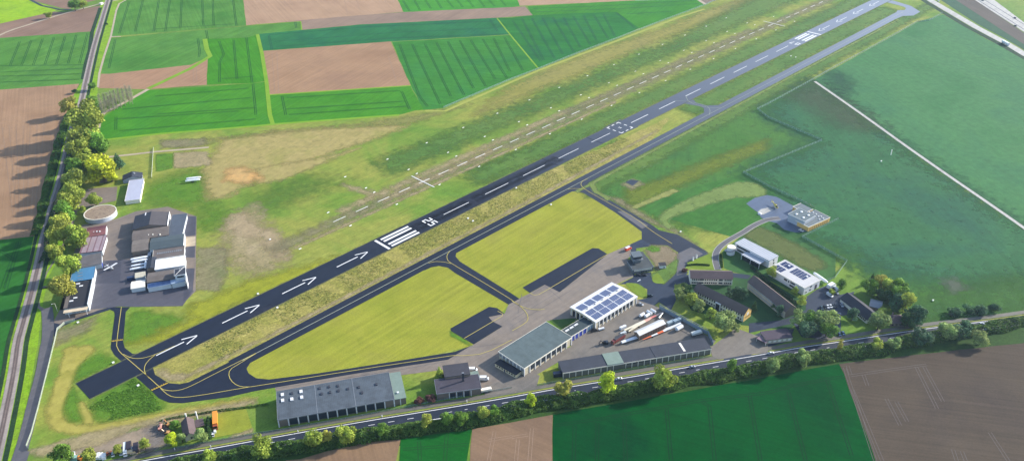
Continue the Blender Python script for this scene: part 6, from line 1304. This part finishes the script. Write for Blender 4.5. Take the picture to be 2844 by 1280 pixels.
# concrete screen wall
def panelwall(s,hgt,label,post=4.6):
    pts=PP(s); a=pts[0]; t=empty('screen_wall',(a[0],a[1],0),0,label,'wall'); mb=MB(); tp=MB(); ps=MB()
    for p,q in zip(pts,pts[1:]):
        L=math.hypot(q[0]-p[0],q[1]-p[1]); ux,uy=(q[0]-p[0])/L,(q[1]-p[1])/L; n=max(1,round(L/post))
        def bxx(m,s0,s1,w,z0,z1): 
            m.prism([(p[0]-a[0]+ux*s0-uy*w,p[1]-a[1]+uy*s0+ux*w),(p[0]-a[0]+ux*s1-uy*w,p[1]-a[1]+uy*s1+ux*w),(p[0]-a[0]+ux*s1+uy*w,p[1]-a[1]+uy*s1-ux*w),(p[0]-a[0]+ux*s0+uy*w,p[1]-a[1]+uy*s0-ux*w)],z0,z1,'z')
        bxx(tp,0,L,.14,hgt-.3,hgt)
        for k in range(n):
            m2=MB(); bxx(m2,k*L/n+.16,(k+1)*L/n-.16,.1,0,hgt*.72); m2.build('wall_panel',pm('panel_bluegrey',(150,170,184),.8,.08),t)
            m3=MB(); bxx(m3,k*L/n-.15,k*L/n+.15,.2,0,hgt-.31); m3.build('post',C_metal,t)
    tp.build('top_rail',C_metal,t); return t
panelwall('Z9 1125 70, 1640 345','5.'and 4.6,'tall pale blue-grey panel wall with open frame top behind the storage yard')
panelwall('Z9 1645 345, 1700 460',3.6,'short return of the pale panel wall running down to the storage row')
# aeroplane
def aeroplane(pos,rz,label,s=1.):
    t=empty('light_aeroplane',(pos[0],pos[1],.1),rz,label,'aeroplane'); t.scale=(s,)*3
    def ringsf(L): return [[(x,w*math.cos(q),z+h*math.sin(q)) for q in [2*PI*j/12 for j in range(12)]] for x,w,h,z in L]
    def part(nm,mat,fn): sub(t,nm,mat,fn)
    part('fuselage',C_white,lambda m:m.tube(ringsf([(3.0,.15,.15,1.2),(2.7,.42,.4,1.2),(1.2,.6,.6,1.25),(-.6,.55,.6,1.3),(-2.5,.28,.3,1.3),(-4.4,.1,.12,1.35)])))
    part('canopy',M_glassv,lambda m:m.tube(ringsf([(1.1,.3,.1,1.75),(.5,.5,.35,1.75),(-.4,.5,.35,1.75),(-1.1,.25,.1,1.7)])))
    for sd in (-1,1):
        part('wing',C_white,lambda m:m.tube([[(1.2,sd*.3,1.95),(-.4,sd*.3,1.92),(-.4,sd*.3,2.05),(1.2,sd*.3,2.12)],[(1.0,sd*5.4,2.15),(-.2,sd*5.4,2.12),(-.2,sd*5.4,2.2),(1.0,sd*5.4,2.25)]]))
        part('tailplane',C_white,lambda m:m.tube([[(-3.6,sd*.1,1.4),(-4.5,sd*.1,1.4),(-4.5,sd*.1,1.48),(-3.6,sd*.1,1.48)],[(-3.9,sd*1.7,1.42),(-4.5,sd*1.7,1.42),(-4.5,sd*1.7,1.48),(-3.9,sd*1.7,1.48)]]))
    part('fin',C_white,lambda m:m.prism([(-3.4,1.45),(-4.3,2.6),(-4.7,2.6),(-4.6,1.4)],-.05,.05,'y'))
    part('propeller',M_grey,lambda m:m.box(3.02,3.08,-.06,.06,.3,2.1))
    for x,y in ((2,0),(-.1,1),(-.1,-1)): part('wheel',M_tyre,lambda m:m.cyl((x,y-.07,.22),(x,y+.07,.22),.22,n=10)); 
    for x,y in ((2,0),(-.1,1),(-.1,-1)): part('gear_leg',C_metal,lambda m:m.cyl((x,y,.3),(x,y*.4,1.0),.05,n=6))
    return t
aeroplane(G('Z6',605,705,1.5),ang('Z6',560,685,635,718),'white high-wing aeroplane parked on the dark apron beside the blue roof',1.12)
# rescue helicopter
p=G('Z4',285,125,1.5); t=empty('rescue_helicopter',(p[0],p[1],.2),ang('Z4',238,70,315,150),'yellow rescue helicopter standing on its pad','helicopter'); t.scale=(1.1,)*3
M_hy=pm('heli_yellow',(246,226,96),.35,.04,k=1.1)
def rg(L): return [[(x,w*math.cos(q),z+h*math.sin(q)) for q in [2*PI*j/14 for j in range(14)]] for x,w,h,z in L]
sub(t,'fuselage',M_hy,lambda m:m.tube(rg([(3.4,.2,.2,1.2),(2.9,.8,.65,1.35),(1.2,1.05,1.05,1.6),(-1,1.0,1.05,1.7),(-2.4,.45,.5,2.0)])))
sub(t,'windscreen',M_glassv,lambda m:m.tube(rg([(3.3,.3,.12,1.55),(2.6,.8,.4,1.8),(1.6,.95,.5,2.1),(1.2,.6,.3,2.3)])))
sub(t,'tail_boom',M_hy,lambda m:m.tube(rg([(-2.2,.42,.45,2.0),(-6.2,.16,.18,2.2)]))); sub(t,'tail_fin',M_hy,lambda m:m.prism([(-5.7,2.2),(-6.3,3.4),(-6.9,3.4),(-6.5,2.0)],-.08,.08,'y'))
sub(t,'tail_rotor',M_grey,lambda m:m.box(-6.5,-6.4,.12,.16,1.9,3.7)); sub(t,'tailplane',M_hy,lambda m:m.box(-5.6,-5.1,-1.1,1.1,2.2,2.26)); sub(t,'rotor_hub',M_grey,lambda m:m.cyl((0,0,2.6),(0,0,3.2),.22,n=8))
for k in range(4):
    mb=MB(); a=k*PI/2+.5; c,s=math.cos(a),math.sin(a); mb.prism([(.2*c+.13*s,.2*s-.13*c),(5.*c+.13*s,5.*s-.13*c),(5.*c-.13*s,5.*s+.13*c),(.2*c-.13*s,.2*s+.13*c)],3.1,3.14,'z'); mb.build('rotor_blade',M_grey,t)
for s in (-1,1):
    sub(t,'skid',M_grey,lambda m:(m.cyl((-1.6,s*1.05,.08),(1.9,s*1.05,.08),.06,n=6),m.cyl((-.8,s*1.05,.08),(-.8,s*.7,.9),.05,n=6),m.cyl((1,s*1.05,.08),(1,s*.7,.9),.05,n=6)))
p=G('Z4',116,207,.5); t=empty('fuel_dome',(p[0],p[1],.2),0,'small white dome on the pale slab at the edge of the helicopter apron','dome'); sub(t,'dome',C_white,lambda m:m.tube([[(r*math.cos(2*PI*k/12),r*math.sin(2*PI*k/12),z) for k in range(12)] for r,z in ((1.6,0),(1.5,.7),(1.0,1.2),(.2,1.4))])); sub(t,'base',C_metal,lambda m:m.cyl((0,0,-.15),(0,0,0),1.9,n=12))
# ------------------------------------------------------------------ small airfield furniture
mb=MB(); mb.prism([(-.6,0),(.6,0),(0,.4)],-1.15,1.15,'x'); MKM=mb.mesh('marker',P_white)
def marker(s,t_,label='white ridge-shaped edge marker on the grass runway, one of a regular row'):
    o=bpy.data.objects.new('edge_marker',MKM); COL.objects.link(o); o.location=(s,t_,.2); tag(o,label,'runway marker','grass runway edge markers')
for k in range(17):
    for tt,a,b in ((119.5,0,13),(88,0,13),(76,-1,14),(43.8,-2,16)):
        if a<=k-2<=b or (a<0 and k-2>=a and k-2<=b): marker(-16.5+50.6*(k-2)+(.0015*0),tt+(k*.12 if tt>100 else 0))
mb=MB(); mb.box(0,13,-.32,.32,0,.08); DM=mb.mesh('plate',P_white)
for k in range(40):
    s=-73.5+24.08*k if k<12 else 239+24.08*(k-13)
    if s>890: break
    o=bpy.data.objects.new('centre_plate',DM); COL.objects.link(o); o.location=(s,59.4 if k<12 else 59.8,.21); tag(o,'white dash plate in the centre line of the grass runway','marking plate','grass runway centre line plates')
for s,t0,t1,l in ((27.6,43.5,75.8,'long white bar across the near third of the grass runway'),(664,43,76,'long white bar across the far end of the grass runway')):
    o=bpy.data.objects.new('cross_bar',None) if False else None
    mb=MB(); mb.box(s-.45,s+.45,t0,t1,.2,.3); o=mb.build('cross_bar',P_white); tag(o,l,'marking bar')
for (n,u,v,l) in (('R11',2132,1040,'left of a pair of small pale signs between runway and taxiway'),('R11',2182,1066,'right of a pair of small pale signs between runway and taxiway'),('R12',42,735,'small pale light box beside the runway dashes'),('R12',392,902,'small white box at the upper edge of the mown island'),('R30',1140,170,'white box at the upper corner of the runway stub'),('R30',1390,400,'white box at the lower corner of the runway stub'),('R03',230,568,'white light unit nearer the far threshold'),('R03',278,580,'white light unit beside the first one near the far threshold'),('R21',20,638,'white edge light left of the second arrow'),('R21',215,777,'white edge light right of the second arrow'),('R21',142,92,'white sign plate at the start of the grass runway'),('R23',1658,705,'white box standing in the meadow right of the tree belt'),('R13',1235,400,'slim white mast on the right meadow'),('R13',1138,465,'round white mast base on the right meadow'),('R22',1695,15,'white box beside the dark taxiway end'),('R20',785,925,'small cream box on the bare ground beside the fence')):
    x,y=G(n,u,v,.4); t=empty('sign_box',(x,y,.1),0,l,'sign box'); tall=6 if 'slim' in l else 1.1; w=.35 if tall>2 else .75
    sub(t,'cabinet',P_white,lambda m:m.box(-w,w,-.45 if tall<2 else -.3,.45 if tall<2 else .3,.25,tall)); sub(t,'foot',M_grey,lambda m:m.box(-w*.6,w*.6,-.3,.3,0,.25))
x,y=G('Z2',530,512,.5); t=empty('windsock_pole',(x,y,.1),0,'white windsock on a pole at the oval lawn','windsock'); sub(t,'pole',C_metal,lambda m:m.cyl((0,0,0),(0,0,6),.08,n=6)); sub(t,'sock',C_white,lambda m:m.cyl((0,0,5.7),(-3,0.6,5.3),.5,.25,n=10))
# fuel point: white tanks
for u,v,l in ((1100,235,'left white fuel pump at the end of the taxiway'),(1137,210,'right white fuel pump at the end of the taxiway')):
    x,y=G('Z2',u,v,1); t=empty('fuel_pump',(x,y,.1),0,l,'fuel pump','white fuel pumps'); sub(t,'column',C_white,lambda m:m.box(-.5,.5,-.5,.5,0,3.2)); sub(t,'top_cap',C_metal,lambda m:m.box(-.6,.6,-.6,.6,3.2,3.4))
# lamp post by the lane
x,y=G('R20',578,812,0); t=empty('lamp_post',(x,y,.1),0,'pale lamp post left of the cream canopy','lamp post'); sub(t,'pole',C_offw,lambda m:(m.cyl((0,0,0),(0,0,7),.1,n=8),m.cyl((0,0,7),(-1.8,.3,7.3),.07,n=6))); sub(t,'lamp_head',C_white,lambda m:m.box(-2.2,-1.5,.15,.5,7.2,7.4))
# delineators along the road
for i,(n,u,v) in enumerate((('R31',422,862),('R31',1268,710),('Y1',1470,620),('Y1',955,655),('R31',2120,560))):
    x,y=G(n,u,v,.4); t=empty('roadside_post',(x,y,.1),0,'%s white post from the left on the grass beside the bike path'%['third','fourth','second','first','fifth'][i],'post','white posts beside the bike path'); sub(t,'post',C_white,lambda m:m.box(-.22,.22,-.22,.22,0,1.6)); sub(t,'reflector',M_grey,lambda m:m.box(-.23,.23,-.23,.23,1.2,1.35))
# crossing hut in the top left
x,y=G('R00',1020,42,1); t=empty('crossing_hut',(x,y,.1),.3,'small white hut at the level crossing on the top edge','hut'); sub(t,'wall',C_white,lambda m:m.box(-2.2,2.2,-1.6,1.6,0,2.4)); sub(t,'roof',C_offw,lambda m:m.box(-2.5,2.5,-1.9,1.9,2.4,2.7))
# fences
def wiremat(name,col,op):
    m,nt,b=newmat(name); b.inputs['Base Color'].default_value=alb(col); b.inputs['Roughness'].default_value=.6
    tr=nt.nodes.new('ShaderNodeBsdfTransparent'); mx=nt.nodes.new('ShaderNodeMixShader'); mx.inputs[0].default_value=op
    nt.links.new(tr.outputs[0],mx.inputs[1]); nt.links.new(b.outputs[0],mx.inputs[2]); nt.links.new(mx.outputs[0],nt.nodes['Material Output'].inputs[0]); return m
M_wire=wiremat('wire_mesh_green',(150,190,170),.5); M_wirew=wiremat('wire_mesh_white',(206,220,196),.6)
def fence(s,hh,label,wm=M_wire,pmn=C_metal,step=5.):
    pts=PP(s) if isinstance(s,str) else s; a=pts[0]; t=empty('fence',(a[0],a[1],0),0,label,'fence'); w=MB(); ps=MB(); r=MB()
    for p,q in zip(pts,pts[1:]):
        L=math.hypot(q[0]-p[0],q[1]-p[1]); n=max(1,int(L/step)); P=(p[0]-a[0],p[1]-a[1]); Q=(q[0]-a[0],q[1]-a[1])
        w.face([(P[0],P[1],.1),(Q[0],Q[1],.1),(Q[0],Q[1],hh),(P[0],P[1],hh)])
        r.cyl((P[0],P[1],hh),(Q[0],Q[1],hh),.05,n=4)
        for k in range(n):
            x=P[0]+(Q[0]-P[0])*k/n; y=P[1]+(Q[1]-P[1])*k/n; ps.box(x-.06,x+.06,y-.06,y+.06,0,hh+.2)
    w.build('wire_mesh',wm,t,fix=False); ps.build('posts',pmn,t); r.build('top_wire',pmn,t); return t
fence('R02 2200 -70, 1945 55, 1500 220, 1050 395, 650 545, 265 700, 0 800, R01 1885 1090',2.2,'pale wire fence between the green crops and the airfield')
fence('R03 1750 142, 1620 215, 1500 226, 1100 450, 700 665, 440 812, 0 1052, R02 2465 1105, R13 0 30',2.2,'wire fence along the right edge of the airfield meadow')
fence('R12 2325 582, 2575 720, R13 330 870, 470 940',2.2,'wire fence behind the yellow-winged rescue hangar',)
fence('R13 0 30, 540 260, 0 480, R12 2325 584',2.2,'wire fence corner pointing into the dark right meadow')
fence('Z4 958 270, 570 462, 1050 725, 920 900, 820 945',2.2,'zigzag wire fence from the rescue hangar to the motorhome')
fence('R30 545 -10, 470 300, 390 620, 320 880, 268 1020, 300 1045',2.0,'pale fence along the side lane in the bottom left',M_wirew,C_metal)
fence('R20 545 1159, 580 1000, 650 940, 760 912',2.0,'white fence bend beside the black-roofed hangar',M_wirew,C_white)
fence('R10 1545 335, 1527 635',1.6,'pale straight fence right of the dark gabled clubhouse',M_wirew,C_white)
fence('Y1 990 640, 1500 545, 2100 440, R31 250 850, 900 735, 1500 620, 1900 545, 2575 425',1.3,'low wire fence on the grass strip above the bike path')
fence('R32 250 400, 560 350, 1200 240, 2000 110',1.3,'low wire fence in front of the long storage row')
# ------------------------------------------------------------------ camera, light, air
cam=bpy.data.cameras.new('camera'); co=bpy.data.objects.new('camera',cam); COL.objects.link(co)
cam.sensor_width=36; cam.lens=F/2844*36; cam.clip_start=1; cam.clip_end=20000
m=Matrix((( rt.x,up.x,-fw.x,CX),(rt.y,up.y,-fw.y,CY),(rt.z,up.z,-fw.z,CZ),(0,0,0,1)))
co.matrix_world=m; scene.camera=co
SEL=math.radians(24); SAZ=math.radians(-20)
sd=Vector((math.cos(SAZ)*math.cos(SEL),math.sin(SAZ)*math.cos(SEL),math.sin(SEL)))
sun=bpy.data.lights.new('sun','SUN'); sun.energy=4.3; sun.angle=math.radians(.5); sun.color=(1,.93,.82)
so=bpy.data.objects.new('sun',sun); COL.objects.link(so); so.rotation_euler=sd.to_track_quat('Z','Y').to_euler()
w=bpy.data.worlds.new('World'); scene.world=w; w.use_nodes=True; nt=w.node_tree
bg=nt.nodes['Background']; sk=nt.nodes.new('ShaderNodeTexSky'); sk.sky_type='NISHITA'; sk.sun_disc=False
sk.sun_elevation=SEL; sk.sun_rotation=PI/2-SAZ; sk.altitude=400
nt.links.new(sk.outputs[0],bg.inputs[0]); bg.inputs[1].default_value=.15
HAZE=0.00005
mb=MB(); mb.box(-3400,5400,-3400,6400,-1,CZ+60)
hz=mb.build('haze',[]); hm=bpy.data.materials.new('haze'); hm.use_nodes=True; n=hm.node_tree; n.nodes.clear()
ou=n.nodes.new('ShaderNodeOutputMaterial'); pv=n.nodes.new('ShaderNodeVolumePrincipled')
pv.inputs['Color'].default_value=(.52,.72,1,1); pv.inputs['Density'].default_value=HAZE; pv.inputs['Anisotropy'].default_value=.45
n.links.new(pv.outputs[0],ou.inputs['Volume']); hz.data.materials.append(hm)
tag(hz,'thin pale blue haze in the air over the airfield','haze',kind='stuff')
scene.view_settings.view_transform='Standard'; scene.view_settings.look='None'; scene.view_settings.exposure=1.08; scene.view_settings.gamma=1
cy=scene.cycles; cy.max_bounces=6; cy.diffuse_bounces=2; cy.glossy_bounces=2; cy.transparent_max_bounces=24; cy.volume_bounces=0
cy.use_denoising=True
